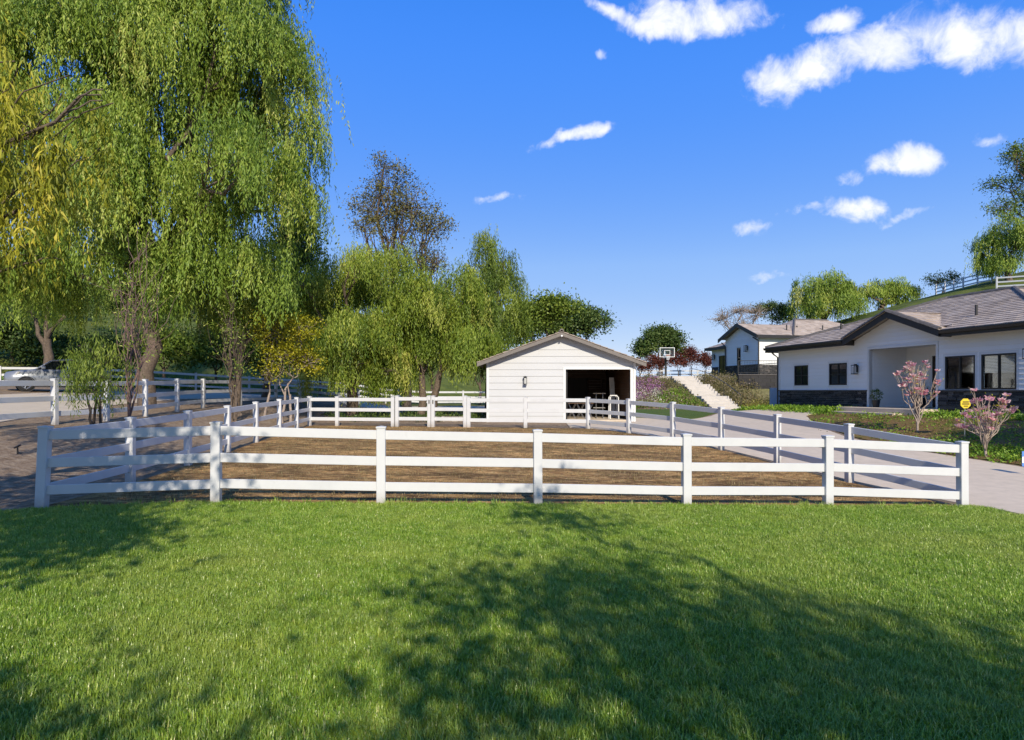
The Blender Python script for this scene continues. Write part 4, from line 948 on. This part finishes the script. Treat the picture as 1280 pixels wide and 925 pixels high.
def tree(name, label, cat, x, D, items, kind='weep', stems=((0, 0),), r=.2, m='leaf_pepper', bark='bark', n=1000, group=None, seed=1, depth=1.5, fork=.45, sub=6, base=None, **kw):
    b = base or base_at(x, D); T = thing(name, label, cat, b, 0, group); lobes = lob(b, D, items, depth, seed, kw.get('k', 1.0)); rng = np.random.default_rng(seed)
    if kind != 'weep':
        sat = []
        for l in lobes:
            for _ in range(4):
                d_ = rng.normal(size=3); d_ /= np.linalg.norm(d_); d_[2] = abs(d_[2])*.8-.15; q_ = rng.uniform(.28, .5)
                sat.append((l[0]+d_[0]*l[3], l[1]+d_[1]*l[4], l[2]+d_[2]*l[5], l[3]*q_, l[4]*q_, l[5]*q_))
        big = lobes; lobes = [(l[0], l[1], l[2], l[3]*.86, l[4]*.86, l[5]*.86) for l in lobes]+sat
    else: big = lobes
    tr = trunk_mesh(T, b, stems, big, r, rng, bark, fork, sub)
    if kind == 'weep': weeping(T, lobes, n, kw.get('strand', 2.5), kw.get('step', .06), kw.get('L', .16), kw.get('W', .03), m, seed+100, kw.get('floor', .4), kw.get('rmin', .45), per=kw.get('per', 16), sg0=kw.get('sg', .24))
    else:
        _, P = clumpy(T, lobes, n, kw.get('per', 40), kw.get('sig', .3), kw.get('L', .12), kw.get('W', .06), m, seed+100, rmin=kw.get('rmin', .5), droop=kw.get('droop', 0))
        tw = MB(); A = np.array(big)
        for p in P[:kw.get('twigs', 120)]:
            c = A[np.argmin(((A[:, :3]-p)**2).sum(1)), :3]; limb(tw, c+(p-c)*.3, p, .03*kw.get('tw', 1), .008*kw.get('tw', 1), rng, 4, .1, .04, 4)
        tw.build('twigs', bark, T, smooth=True)
    return T

make_small()
# ------------------------------------------------------------ trees, left
G1 = 'pepper trees behind the paddock'
tree('pepper_tree', 'huge weeping pepper tree filling the upper left of the picture', 'tree', 184, 26.5,
     [(60, 60, 110, 110), (170, 40, 110, 120), (270, 60, 100, 110), (330, 130, 62, 90), (200, 150, 100, 100), (90, 190, 100, 100), (300, 220, 78, 90), (20, 260, 90, 90), (180, 260, 100, 80), (-60, 130, 100, 150), (140, -60, 150, 120), (280, -40, 90, 100), (345, 245, 45, 55), (110, 320, 70, 50), (270, 310, 80, 50), (150, 335, 60, 40), (225, 345, 60, 40), (50, 345, 60, 40), (320, 330, 45, 45), (352, 185, 45, 70), (348, 70, 40, 60)],
     r=.30, m='leaf_pepper', n=22000, seed=3, depth=5, strand=2.2, step=.072, L=.20, W=.046, per=24, sg=.26, floor=2.2, fork=.5, rmin=.5)
# near hanging branches of yellowish willow-leaved tree, trunk outside the picture at left
tree('willow_leaved_tree', 'nearest tree with hanging yellow-green willow-like leaves at the upper left edge', 'tree', -230, 8.6,
     [(15, 120, 75, 60), (60, 160, 75, 65), (-40, 180, 100, 100), (20, 240, 75, 60), (-120, 60, 130, 120), (-30, 320, 70, 60), (-200, 180, 150, 120), (100, 120, 48, 30), (92, 200, 45, 45), (30, 330, 50, 40)], r=.085, m='leaf_willow', bark='bark', n=900, seed=9, depth=1.6, strand=1.1, step=.03, L=.15, W=.024, floor=2.6, fork=.6, rmin=.3, sub=5)
tree('young_pepper_tree', 'young dark green pepper tree leaning over the roadside fence', 'tree', 116, 17.6,
     [(100, 454, 18, 18), (118, 440, 26, 20), (132, 452, 26, 24), (108, 475, 26, 22), (136, 480, 20, 22)], r=.06, m='leaf_pepper_dark', n=420, seed=12, depth=.7, strand=.8, step=.045, L=.14, W=.024, floor=.25, stems=((0, 0), (.15, .05), (-.1, .1)), bark='bark_dark')
def twig_tree(label, x, D, ytop, spread, seed, m='twig_red', n=26, r=.05, leafm='leaf_pepper', nl=500):
    b = base_at(x, D); T = thing('bare_sapling', label, 'sapling', b); rng = np.random.default_rng(seed); mb = MB(); hgt = px(x, D, ytop)[2]-b[2]; tips = []
    for k in range(n):
        a = rng.uniform(0, 6.28); s = spread*math.sqrt(rng.uniform()); e = np.array([s*math.cos(a), s*math.sin(a), hgt*rng.uniform(.55, 1)])
        st = np.array([.03*rng.normal(), .03*rng.normal(), hgt*rng.uniform(0, .35)]) if k > 3 else np.array([.06*rng.normal(), .06*rng.normal(), -.1])
        p = limb(mb, st, e, r if k < 4 else r*.5, .006, rng, 6, .05, .0, 5)
        for q in range(7):
            i = rng.integers(2, 7); d = e-st; d = d/np.linalg.norm(d)+rng.normal(size=3)*.45; e2 = p[i]+d*rng.uniform(.3, .9)*hgt*.22; limb(mb, p[i], e2, .012, .004, rng, 3, .08, 0, 4); tips.append(e2)
    mb.build('stems', m, T, smooth=True)
    if nl:
        tp = np.array(tips); idx = rng.integers(0, len(tp), nl); P = tp[idx]+rng.normal(size=(nl, 3))*.12
        leaves('foliage', T, P, rng.normal(size=(nl, 3))+np.array([0, 0, -.5]), .12, .03, leafm, rng)
    return T
twig_tree('twiggy reddish sapling in front of the big pepper trunk', 162, 20.6, 310, .9, 4, n=15, r=.035, nl=900)
twig_tree('slim pale sapling beside the lane near the yellow bush', 292, 25.2, 350, .55, 5, 'bark', n=10, r=.05, nl=700)
tree('pepper_tree', 'light green pepper crown hanging beside the slim pale sapling', 'tree', 296, 29, [(300, 350, 48, 50), (330, 320, 40, 40), (280, 390, 34, 30), (335, 370, 40, 40)], r=.14, m='leaf_pepper', n=800, seed=17, depth=2, strand=1.8, step=.075, L=.2, W=.04, floor=1.4, group=G1)
tree('yellow_bush', 'yellow flowering bush behind the paddock corner', 'bush', 352, 27.6, [(345, 415, 28, 26), (375, 420, 26, 30), (360, 450, 32, 28), (385, 455, 18, 26), (340, 470, 16, 16)], 'clump', stems=((0, 0), (-.9, .1), (.4, 0)), r=.09, m='leaf_yellow', n=260, per=26, sig=.2, L=.10, W=.06, seed=20, depth=1, twigs=120, tw=.6, bark='bark_pale')
tree('dense_tree', 'dark evergreen tree between the big pepper and the yellow bush', 'tree', 330, 40, [(320, 420, 50, 50), (365, 380, 40, 40), (370, 330, 30, 40), (385, 300, 16, 22), (355, 290, 20, 20)], 'clump', r=.2, m='leaf_oak', n=420, per=42, sig=.42, L=.22, W=.11, seed=21, depth=2, group=G1)
tree('pepper_tree', 'broad yellow-green weeping pepper tree left of the tall sparse tree', 'tree', 440, 34,
     [(395, 390, 48, 46), (440, 360, 52, 48), (485, 345, 48, 42), (430, 420, 60, 44), (500, 400, 50, 50), (400, 440, 40, 36), (470, 445, 55, 34), (445, 325, 30, 25), (380, 360, 30, 30), (440, 462, 34, 20, -1.5), (485, 468, 30, 18, -1), (405, 468, 28, 18, -1)], r=.3, m='leaf_pepper_yellow', n=6400, seed=23, depth=4, strand=1.9, step=.075, L=.18, W=.042, per=44, sg=.28, k=.92, rmin=.58, floor=.35, group=G1)
tree('pepper_tree', 'yellow-green weeping pepper tree with bare trunk showing left of the barn', 'tree', 527, 34,
     [(530, 380, 40, 44), (565, 400, 44, 46), (545, 420, 40, 30), (590, 430, 34, 30), (510, 420, 26, 30), (575, 355, 26, 26)], r=.26, m='leaf_pepper_yellow', n=3700, seed=25, depth=3, strand=1.9, step=.075, L=.18, W=.042, per=44, sg=.28, k=.92, rmin=.58, floor=1.2, group=G1, stems=((0, 0), (.35, .2)))
tree('pepper_tree', 'tall dark weeping tree rising just left of the barn roof', 'tree', 612, 37,
     [(615, 315, 30, 34), (600, 350, 30, 30), (632, 350, 20, 36), (625, 385, 30, 34), (600, 410, 36, 34), (640, 405, 26, 24)], r=.26, m='leaf_pepper_dark', n=2500, seed=27, depth=2.5, strand=1.7, step=.075, L=.18, W=.042, per=40, sg=.26, k=.88, rmin=.6, floor=1.0, group=G1, bark='bark_dark')
tree('sparse_tree', 'tall sparse brownish tree rising above the pepper trees', 'tree', 508, 46,
     [(492, 235, 26, 34), (515, 260, 30, 36), (470, 265, 26, 34), (535, 290, 24, 34), (500, 295, 40, 40), (480, 210, 14, 16), (455, 285, 16, 22), (520, 340, 36, 40), (545, 330, 18, 30)], 'clump', r=.3, m='leaf_olive', bark='bark', n=380, per=30, sig=.36, L=.16, W=.09, seed=29, depth=3, rmin=.3, sub=12, fork=.35, twigs=330, tw=.75)
tree('oak_tree', 'green tree behind the left part of the barn roof', 'tree', 668, 48, [(665, 400, 34, 26), (690, 390, 30, 20), (650, 420, 26, 24)], 'clump', r=.25, m='leaf_pepper_dark', n=300, per=36, sig=.4, L=.24, W=.12, seed=31, depth=2)
tree('oak_tree', 'dark round tree behind the right slope of the barn roof', 'tree', 722, 56, [(715, 400, 26, 20), (740, 405, 18, 16), (700, 415, 30, 20)], 'clump', r=.25, m='leaf_oak', n=300, per=36, sig=.42, L=.26, W=.13, seed=33, depth=2)
# trees along the road and up the left hillside
tree('pepper_tree', 'dark leaning tree across the lane behind the parked car', 'tree', 62, 41, [(50, 330, 70, 60), (10, 370, 60, 50), (100, 360, 60, 40)], r=.3, m='leaf_pepper', n=1100, seed=35, depth=3, strand=2.5, step=.11, L=.26, W=.055, floor=3.4, group='trees across the lane')
hr = random.Random(3)
for i, (x, y, rx, ry, D, mm) in enumerate([(15, 425, 45, 30, 47, 'leaf_oak'), (70, 445, 45, 24, 47, 'leaf_oak'), (130, 445, 35, 26, 49, 'leaf_oak'), (205, 440, 45, 30, 48, 'leaf_pepper_dark'), (270, 440, 40, 30, 50, 'leaf_oak'), (330, 445, 40, 28, 52, 'leaf_oak'), (400, 440, 45, 40, 54, 'leaf_oak'), (470, 440, 45, 40, 56, 'leaf_oak'), (540, 440, 45, 40, 58, 'leaf_oak'), (600, 445, 40, 34, 58, 'leaf_oak'), (160, 385, 60, 36, 62, 'leaf_oak'), (250, 380, 60, 40, 64, 'leaf_oak'), (330, 385, 50, 40, 66, 'leaf_oak'), (40, 375, 60, 26, 66, 'leaf_oak'), (420, 395, 50, 36, 68, 'leaf_oak')]):
    labs = ['dark shrub behind the far fence at the left edge', 'dark shrub directly behind the silver car', 'dark shrub right of the silver car', 'dark green shrub behind the big pepper trunk', 'dark shrub left of the slim pale sapling', 'dark shrub behind the yellow bush', 'dark shrub behind the broad yellow-green pepper tree', 'dark shrub seen under the middle pepper trees', 'dark shrub behind the bare pepper trunk', 'dark shrub at the left wall of the barn', 'hillside tree above the shrubs behind the big pepper trunk', 'hillside tree behind the slim pale sapling', 'hillside tree behind the yellow bush', 'hillside tree high at the far left', 'hillside tree behind the broad pepper tree']
    tree('hillside_shrub', labs[i], 'shrub', x, D, [(x-rx*.4, y, rx*.6, ry), (x+rx*.4, y+4, rx*.6, ry*.9), (x, y-ry*.4, rx*.5, ry*.6)], 'clump', r=.12, m=mm, n=150, per=30, sig=.45, L=.28, W=.14, seed=60+i, depth=1.5, group='shrubs beyond the lane', twigs=20)
# trees, right
tree('oak_tree', 'round green tree behind the basketball hoop', 'tree', 826, 84, [(815, 430, 20, 16), (838, 425, 18, 14), (826, 418, 16, 10), (845, 440, 14, 12), (805, 440, 12, 12)], 'clump', r=.3, m='leaf_oak', n=420, per=34, sig=.42, L=.30, W=.16, seed=80, depth=2)
for i, (x, y, rx, ry, lab) in enumerate([(800, 458, 12, 9, 'leftmost red-brown shrub near the barn'), (822, 455, 14, 11, 'red-brown shrub left of the hoop pole'), (848, 452, 12, 12, 'red-brown shrub right of the hoop pole'), (864, 447, 11, 14, 'tallest red-brown shrub near the stairs top'), (882, 452, 6, 11, 'small red-brown shrub beside the upper house')]):
    tree('red_shrub', lab, 'shrub', x, 76, [(x-rx*.3, y, rx*.7, ry), (x+rx*.35, y+2, rx*.6, ry*.8)], 'clump', r=.07, m='leaf_red', n=90, per=24, sig=.26, L=.17, W=.10, seed=90+i, group='red-brown shrubs by the court', twigs=40, bark='bark_dark')
tree('bare_tree', 'nearly bare tree with fine twigs behind the upper house', 'tree', 925, 82, [(905, 400, 18, 18), (925, 390, 20, 14), (945, 392, 20, 16), (930, 410, 20, 16)], 'clump', r=.2, m='leaf_brown', bark='bark_pale', n=300, per=5, sig=.25, L=.14, W=.07, seed=101, depth=2, sub=30, twigs=300, tw=1.2, rmin=.2)
tree('oak_tree', 'dark tree between the bare tree and the big pepper trees', 'tree', 968, 84, [(965, 390, 16, 14), (980, 398, 16, 12)], 'clump', r=.2, m='leaf_oak', n=160, per=26, sig=.35, L=.25, W=.12, seed=103)
tree('pepper_tree', 'large light green pepper tree behind the long house, left one', 'tree', 1030, 78, [(1010, 365, 26, 20), (1035, 355, 26, 16), (1060, 365, 24, 18), (1000, 385, 20, 14), (1040, 380, 40, 18)], r=.35, m='leaf_pepper', n=2600, per=30, seed=105, depth=3, strand=2.4, step=.16, L=.34, W=.08, floor=1.5, group='pepper trees behind the long house')
tree('pepper_tree', 'large light green pepper tree behind the long house, right one', 'tree', 1100, 80, [(1085, 370, 24, 18), (1110, 362, 26, 16), (1135, 365, 20, 14), (1120, 380, 30, 16)], r=.35, m='leaf_pepper', n=2300, per=30, seed=107, depth=3, strand=2.2, step=.16, L=.34, W=.08, floor=1.5, group='pepper trees behind the long house')
tree('hill_shrub', 'loose shrub on the hill beside the curving fence', 'shrub', 1178, 80, [(1172, 352, 12, 10), (1190, 350, 10, 10)], 'clump', r=.1, m='leaf_oak', n=90, per=14, sig=.35, L=.24, W=.10, seed=109, bark='bark')
tree('pepper_tree', 'weeping tree on the hill at the right edge, lower crown', 'tree', 1262, 66, [(1250, 305, 28, 22), (1275, 290, 30, 28), (1230, 318, 18, 14), (1262, 330, 26, 18)], r=.3, m='leaf_pepper', n=2400, per=24, seed=111, depth=3, strand=1.8, step=.13, L=.3, W=.07, floor=.4, group='hill trees')
tree('hill_tree', 'tall airy tree at the right edge above the hill fence', 'tree', 1300, 70, [(1272, 200, 20, 24), (1262, 235, 22, 20), (1285, 215, 30, 30), (1256, 262, 22, 14), (1290, 260, 24, 20), (1310, 230, 40, 50)], 'clump', r=.3, m='leaf_pepper_dark', n=420, per=24, sig=.42, L=.30, W=.10, seed=113, depth=2, droop=.5, twigs=200, tw=1.4)
# magnolias
def magnolia(label, x, D, ytop, spread, seed, nst, nf):
    b = base_at(x, D); T = thing('magnolia', label, 'magnolia', b, 0, 'pink magnolias'); rng = np.random.default_rng(seed); mb = MB(); hgt = px(x, D, ytop)[2]-b[2]; tips = []
    limb(mb, (0, 0, -.1), (0, 0, hgt*.2), .035, .03, rng, 3, .02)
    for k in range(nst):
        a = rng.uniform(0, 6.28); s = spread*rng.uniform(.3, 1); e = np.array([s*math.cos(a), s*math.sin(a), hgt*(1-.45*(s/spread)**2*rng.uniform(.3, 1.2))])
        st = np.array([0, 0, hgt*rng.uniform(.08, .35)]); p = limb(mb, st, e, .022, .006, rng, 7, .05, -.05, 5); tips.append(e)
        for q in range(4):
            i = rng.integers(3, 7); d = e-st; d = d/np.linalg.norm(d)+rng.normal(size=3)*.35; e2 = p[i]+d*rng.uniform(.15, .4); limb(mb, p[i], e2, .009, .004, rng, 3, .06, 0, 4); tips.append(e2)
    mb.build('stems', 'magnolia_bark', T, smooth=True)
    tp = np.array(tips); hi = tp[tp[:, 2] > hgt*.42]; idx = rng.permutation(len(hi))[:nf]
    n = 8; Q, Dd, LL = [], [], []
    for i in idx:
        sc = rng.uniform(.7, 1.25)
        for q in range(n): a = 6.283*q/n+rng.uniform(-.3, .3); up = rng.uniform(.3, 1.1); Q.append(hi[i]+rng.normal(size=3)*.008); Dd.append((math.cos(a), math.sin(a), up)); LL.append(.125*sc)
    leaves('blossom', T, np.array(Q), np.array(Dd), np.array(LL), np.array(LL)*.6, 'petal', rng)
    m = 160; idx = rng.integers(0, len(tp), m); leaves('foliage', T, tp[idx]+rng.normal(size=(m, 3))*.04, rng.normal(size=(m, 3)), .06, .03, 'leaf_yellow', rng)
magnolia('taller pink magnolia standing in front of the porch', 1147, 21.3, 447, .66, 7, 22, 46)
magnolia('pink magnolia beside the driveway edge, nearer the camera', 1232, 17.4, 492, .66, 8, 22, 48)

# ------------------------------------------------------------ ground cover (stuff)
def cover(name, label, poly, n, hgt, L, W, m, seed, clump=.35, cat='plants', thr=None):
    rng = np.random.default_rng(seed); P = np.array(poly); nc = max(8, n//30)
    X = rng.uniform(P[:, 0].min(), P[:, 0].max(), nc*4); Y = rng.uniform(P[:, 1].min(), P[:, 1].max(), nc*4); k = inside(poly, X, Y); X, Y = X[k][:nc], Y[k][:nc]
    idx = rng.integers(0, len(X), n); hs = rng.uniform(.4, 1.0, len(X))
    a = rng.uniform(0, 6.283, n); rr = clump*np.sqrt(rng.uniform(0, 1, n)); x = X[idx]+rr*np.cos(a); y = Y[idx]+rr*np.sin(a)
    z = H(x, y)+.03+hgt*hs[idx]*(1-(rr/clump)**2)*rng.uniform(.3, 1, n)
    D = np.stack([np.cos(a)*.6, np.sin(a)*.6, np.full(n, .6)], 1)+rng.normal(size=(n, 3))*.45
    tint = np.clip(rng.normal(.5, .2, len(X))[idx]+rng.normal(0, .15, n), 0, 1)
    o = leaves(name, None, np.stack([x, y, z], 1), D, L*rng.uniform(.6, 1.3, n), W*rng.uniform(.7, 1.3, n), m, rng, tint)
    return tag(o, label, cat, kind='stuff')
hw = lambda s, w: (13.76+.2343*s+.9722*w, 34.1-.9722*s+.2343*w)
cover('groundcover', 'bright green ground cover along the foot of the long house', [hw(-3.2, -.6), hw(-2, -1.5), hw(1, -1.7), hw(5.6, -1.9), hw(5.9, -.15), hw(0, -.1), hw(-2.5, .2)], 8000, .28, .11, .06, 'leaf_cover', 200)
cover('groundcover', 'green ground cover patches on the planted bank', bed_poly, 6000, .13, .08, .045, 'leaf_cover', 201, .4)
cover('groundcover', 'low green strip along the lower edge of the planted bank', [(11.4, 20.2), (12.0, 18.3), (12.5, 16.5), (13.1, 12.5), (14.4, 12.5), (13.6, 16.8), (12.9, 18.8), (12.2, 20.5)], 8000, .16, .07, .04, 'leaf_cover', 202, .3)
cover('groundcover', 'green shrubs under the right windows of the long house', [hw(9.6, -1.0), hw(14, -1.3), hw(14, -.15), hw(9.6, -.15)], 2600, .28, .10, .05, 'leaf_cover', 203)
cover('groundcover', 'brown dry plants on the planted bank', bed_poly, 3600, .06, .06, .035, 'leaf_brown', 204, .5)
lbank = [(6.5, 44.2), (9, 43.9), (12.9, 43.9), (12.7, 54), (7.2, 54)]
cover('flower_bank', 'grey-green shrubs on the bank left of the stairs', lbank, 12000, .6, .13, .06, 'leaf_bank', 210, .5)
cover('flower_bank', 'purple flowers on the bank left of the stairs', [(6.7, 45.5), (9.0, 46), (11.3, 49), (11.3, 53), (8.5, 52), (6.7, 49)], 5000, .75, .09, .06, 'flower_purple', 211, .5, 'flowers')
cover('flower_bank', 'white flowers on the bank left of the stairs', [(7.4, 45), (10, 45), (11, 48), (9, 50), (7.5, 48)], 2600, .75, .08, .06, 'flower_white', 212, .4, 'flowers')
cover('flower_bank', 'green shrubs low on the bank beside the stairs', [(8, 44.3), (12.9, 44.3), (13, 49), (11.5, 49), (10, 45.8), (8, 45.6)], 4500, .5, .12, .06, 'leaf_cover', 213, .45)
rbank = [(15.2, 44.2), (17.6, 43.0), (19.5, 45), (18.5, 50), (17.4, 53.5), (15.0, 54)]
cover('flower_bank', 'brownish lavender shrubs on the bank right of the stairs', rbank, 15000, .85, .13, .055, 'leaf_bank', 214, .5)
cover('flower_bank', 'yellow-green shrubs low on the bank right of the stairs', [(15.2, 43.2), (19.6, 41.5), (20, 45.5), (17.5, 46.5), (15.4, 45)], 7000, .6, .13, .055, 'leaf_bank_yellow', 215, .5)
cover('hedge', 'low yellow-green hedge in front of the far fence behind the car', [(-40, 36.2), (-31, 41.2), (-25, 45.2), (-19, 49), (-19, 50.2), (-25, 46.6), (-31, 42.6), (-40, 38)], 9000, .9, .2, .1, 'leaf_cover', 216, .7, 'hedge')
cover('underbrush', 'dark low brush under the pepper trees behind the paddock', [(-9, 30), (-3, 29.5), (-1.5, 31), (-1.5, 37), (-9.5, 38)], 3500, .35, .13, .06, 'leaf_oak', 217, .4)
# low stone edging behind the gates
def make_edging():
    x0, x1 = px(541, 30.5)[0], px(580, 30.5)[0]; z = hz(-2.9, 30.5); W = thing('stone_edging', 'low pale stone edging behind the paddock gates', 'wall', (x0, 30.5, z)); r = random.Random(2)
    for row in range(2):
        x = 0
        while x < x1-x0: l = r.uniform(.2, .34); MB().box(x+.005, x+l-.005, -r.uniform(0, .03), .25, row*.14-.05, row*.14+.085).build('stone', 'pale_stone', W, bevel=.012); x += l
make_edging()

# ------------------------------------------------------------ parked car
def make_car():
    x, y = px(74, 33.6)[0], 33.6; z = hz(x, y)+.03; ang = math.atan2(-.62, -.78)
    T = thing('parked_car', 'silver crossover car parked on the lane shoulder', 'car', (x, y, z), ang)
    st = [(2.22, .42, .60, .80, .80, .60), (2.12, .30, .62, .92, .92, .74), (1.75, .24, .68, 1.0, 1.0, .84), (1.1, .22, .72, 1.07, 1.07, .88), (.75, .22, .73, 1.10, 1.10, .90), (0, .22, .74, 1.12, 1.12, .90), (-1.2, .22, .76, 1.15, 1.15, .90), (-1.9, .24, .76, 1.16, 1.16, .87), (-2.2, .34, .74, 1.12, 1.12, .78)]
    def ring(sx, zb, zm, zt, _, hw_): return [(sx, -hw_*.92, zb), (sx, -hw_, zb+.12), (sx, -hw_*1.005, zm), (sx, -hw_*.93, zt-.04), (sx, -hw_*.80, zt), (sx, 0, zt+.025), (sx, hw_*.80, zt), (sx, hw_*.93, zt-.04), (sx, hw_*1.005, zm), (sx, hw_, zb+.12), (sx, hw_*.92, zb)]
    b = MB()
    for s_ in st: b.v += ring(*s_)
    m = 11; b.t = [.5]*len(b.v)
    for i in range(len(st)-1):
        for k in range(m): b.f.append((i*m+k, i*m+(k+1) % m, (i+1)*m+(k+1) % m, (i+1)*m+k))
    b.f += [tuple(range(m)), tuple((len(st)-1)*m+k for k in range(m))]
    body = b.build('body', 'car_paint', T, smooth=True)
    # cabin: glass house + roof skin
    gh = [(.98, 1.07, .80), (.35, 1.50, .66), (-.6, 1.58, .64), (-1.5, 1.50, .62), (-2.08, 1.14, .74)]
    low = [(.98, 1.07, .80), (.35, 1.10, .84), (-.6, 1.13, .85), (-1.5, 1.15, .83), (-2.1, 1.13, .76)]
    g = MB()
    for (a, lo_) in zip(gh, low): g.v += [(lo_[0], -lo_[2], lo_[1]-.03), (a[0], -a[2], a[1]), (a[0], a[2], a[1]), (lo_[0], lo_[2], lo_[1]-.03)]
    g.t = [.5]*len(g.v)
    for i in range(4):
        for k in range(3): g.f.append((i*4+k, i*4+k+1, (i+1)*4+k+1, (i+1)*4+k))
    g.f += [(0, 1, 2, 3), (16, 17, 18, 19)]
    g.build('window_glass', 'glass', T)
    r = MB()
    for (sx, zz, w_) in ((.40, 1.49, .66), (0, 1.58, .66), (-.6, 1.605, .66), (-1.5, 1.525, .64), (-1.75, 1.46, .64)): r.v += [(sx, -w_-.01, zz-.02), (sx, -w_*.8, zz+.015), (sx, 0, zz+.03), (sx, w_*.8, zz+.015), (sx, w_+.01, zz-.02)]
    r.t = [.5]*25
    for i in range(4):
        for k in range(4): r.f.append((i*5+k, i*5+k+1, (i+1)*5+k+1, (i+1)*5+k))
    r.build('roof', 'car_paint', T, smooth=True)
    for sy in (-1, 1):
        for pts in ([(.98, sy*.82, 1.08), (.36, sy*.68, 1.50)], [(-.3, sy*.86, 1.12), (-.32, sy*.67, 1.56)], [(-1.35, sy*.86, 1.14), (-1.55, sy*.65, 1.5)], [(-2.1, sy*.77, 1.13), (-1.6, sy*.65, 1.49)], [(.36, sy*.675, 1.51), (-.6, sy*.66, 1.585), (-1.55, sy*.645, 1.505)]):
            MB().tube(pts, .035, 6).build('pillar', 'car_paint', T)
        MB().box(.62, .80, sy*.98-.09, sy*.98+.09, 1.08, 1.22).build('mirror', 'car_paint', T, bevel=.03)
        hl = MB(); hl.quad8([(2.05, sy*.42, .72), (2.16, sy*.42, .70), (1.80, sy*.86, .80), (1.70, sy*.84, .80), (2.02, sy*.42, .84), (2.12, sy*.42, .83), (1.70, sy*.86, .95), (1.62, sy*.84, .95)], .5); hl.build('headlight', 'lamp_glass', T)
        MB().box(2.10, 2.20, sy*.66-.12, sy*.66+.12, .42, .52).build('fog_light', 'lamp_glass', T)
        for sx in (-.35, -1.3): MB().box(sx-.1, sx+.1, sy*.915-.02, sy*.915+.02, .93, .96).build('door_handle', 'steel', T)
        MB().box(-1.3, 1.0, sy*.90-.03, sy*.90+.03, .22, .34).build('sill', 'rubber', T)
        for sx in (1.38, -1.36):
            w = MB().lathe([(.20, -.11), (.31, -.11), (.335, -.08), (.335, .08), (.31, .11), (.20, .11)], 24, 'y').build('wheel', 'rubber', T, (sx, sy*.80, .335), smooth=True)
            rm = MB().lathe([(0, -sy*-.07), (.05, -sy*-.085), (.06, -sy*-.06)], 12, 'y')
            for k in range(5):
                a = k*2*math.pi/5; rm.tube([(.04*math.cos(a), sy*.075, .04*math.sin(a)), (.20*math.cos(a), sy*.095, .20*math.sin(a))], .028, 5)
            rm.lathe([(.185, sy*.04), (.215, sy*.10), (.20, sy*.11), (.18, sy*.09)], 24, 'y'); rm.build('rim', 'steel', w)
            MB().lathe([(.34, sy*.02), (.385, sy*.06), (.385, sy*.115), (.34, sy*.105)], 24, 'y').build('wheel_arch', 'rubber', T, (sx, sy*.80, .345))
            MB().lathe([(0, 0.03*sy), (.2, 0.03*sy)], 20, 'y').build('hub_shadow', 'rubber', w)
    gr = MB(); gr.box(2.13, 2.225, -.42, .42, .58, .76); gr.build('grille', 'black_metal', T); MB().box(2.2, 2.24, -.16, .16, .63, .69).build('badge', 'steel', T)
    MB().box(2.08, 2.25, -.55, .55, .30, .46).build('lower_grille', 'black_metal', T, bevel=.02)
    MB().box(-2.22, -2.12, -.72, -.45, .85, 1.05).build('tail_light', 'leaf_red', T); MB().box(-2.22, -2.12, .45, .72, .85, 1.05).build('tail_light', 'leaf_red', T)
make_car()

# ------------------------------------------------------------ trees behind and beside the camera (they cast the shade on the lawn)
def shade_tree(label, base, items, r, n, seed, m='leaf_oak', per=46, sig=.38):
    b = base+(hz(*base),); T = thing('shade_tree', label, 'tree', b, 0, 'trees standing behind the camera'); rng = np.random.default_rng(seed)
    lobes = [(x, y, z, q, q, q*.8) for (x, y, z, q) in items]
    trunk_mesh(T, b, ((0, 0),), lobes, r, rng, 'bark', .45, 5); clumpy(T, lobes, n, per, sig, .16, .085, m, seed)
shade_tree('broad leafy tree standing behind the camera to the right', (4.6, -7.5), [(-.4, 0, 6.2, 1.7), (1.9, .3, 6.0, 1.6), (-2.9, -.2, 5.4, 1.3), (.6, -1.2, 7.4, 1.5), (4.0, .2, 5.3, 1.5), (-1.0, 1.6, 7.0, 1.2), (5.8, .6, 5.0, 1.4), (-1.8, 6.9, 6.5, .65), (-2.8, 3.9, 5.5, .9), (-3.0, 2.2, 5.4, .8)], .13, 400, 301, sig=.33)
shade_tree('smaller leafy tree standing behind the camera to the left', (-1.9, -5.0), [(0, 0, 4.3, .95), (-1.1, .2, 4.1, .8), (.9, -.6, 4.8, .6)], .09, 165, 302)
shade_tree('leafy tree standing left of the camera', (-7.2, -1.5), [(0, 0, 5.0, 1.1), (.5, 1.2, 5.6, 1.0), (-1.5, .8, 5.6, 1.3), (2.3, 2.95, 5.0, .9), (4.0, .65, 4.9, .8), (3.3, 1.8, 4.9, .85), (2.2, 3.1, 5.9, .9), (.6, 3.0, 5.9, .9), (3.9, 2.9, 5.9, .6)], .17, 440, 303)
shade_tree('leafy tree standing right of the driveway outside the picture', (17.4, 9.4), [(-1.0, 0, 5.4, 1.5), (.6, .6, 6.2, 1.6), (-.6, -1.2, 6.6, 1.2), (1.4, -.8, 5.2, 1.4), (-1.8, .9, 5.8, 1.0)], .18, 260, 304)
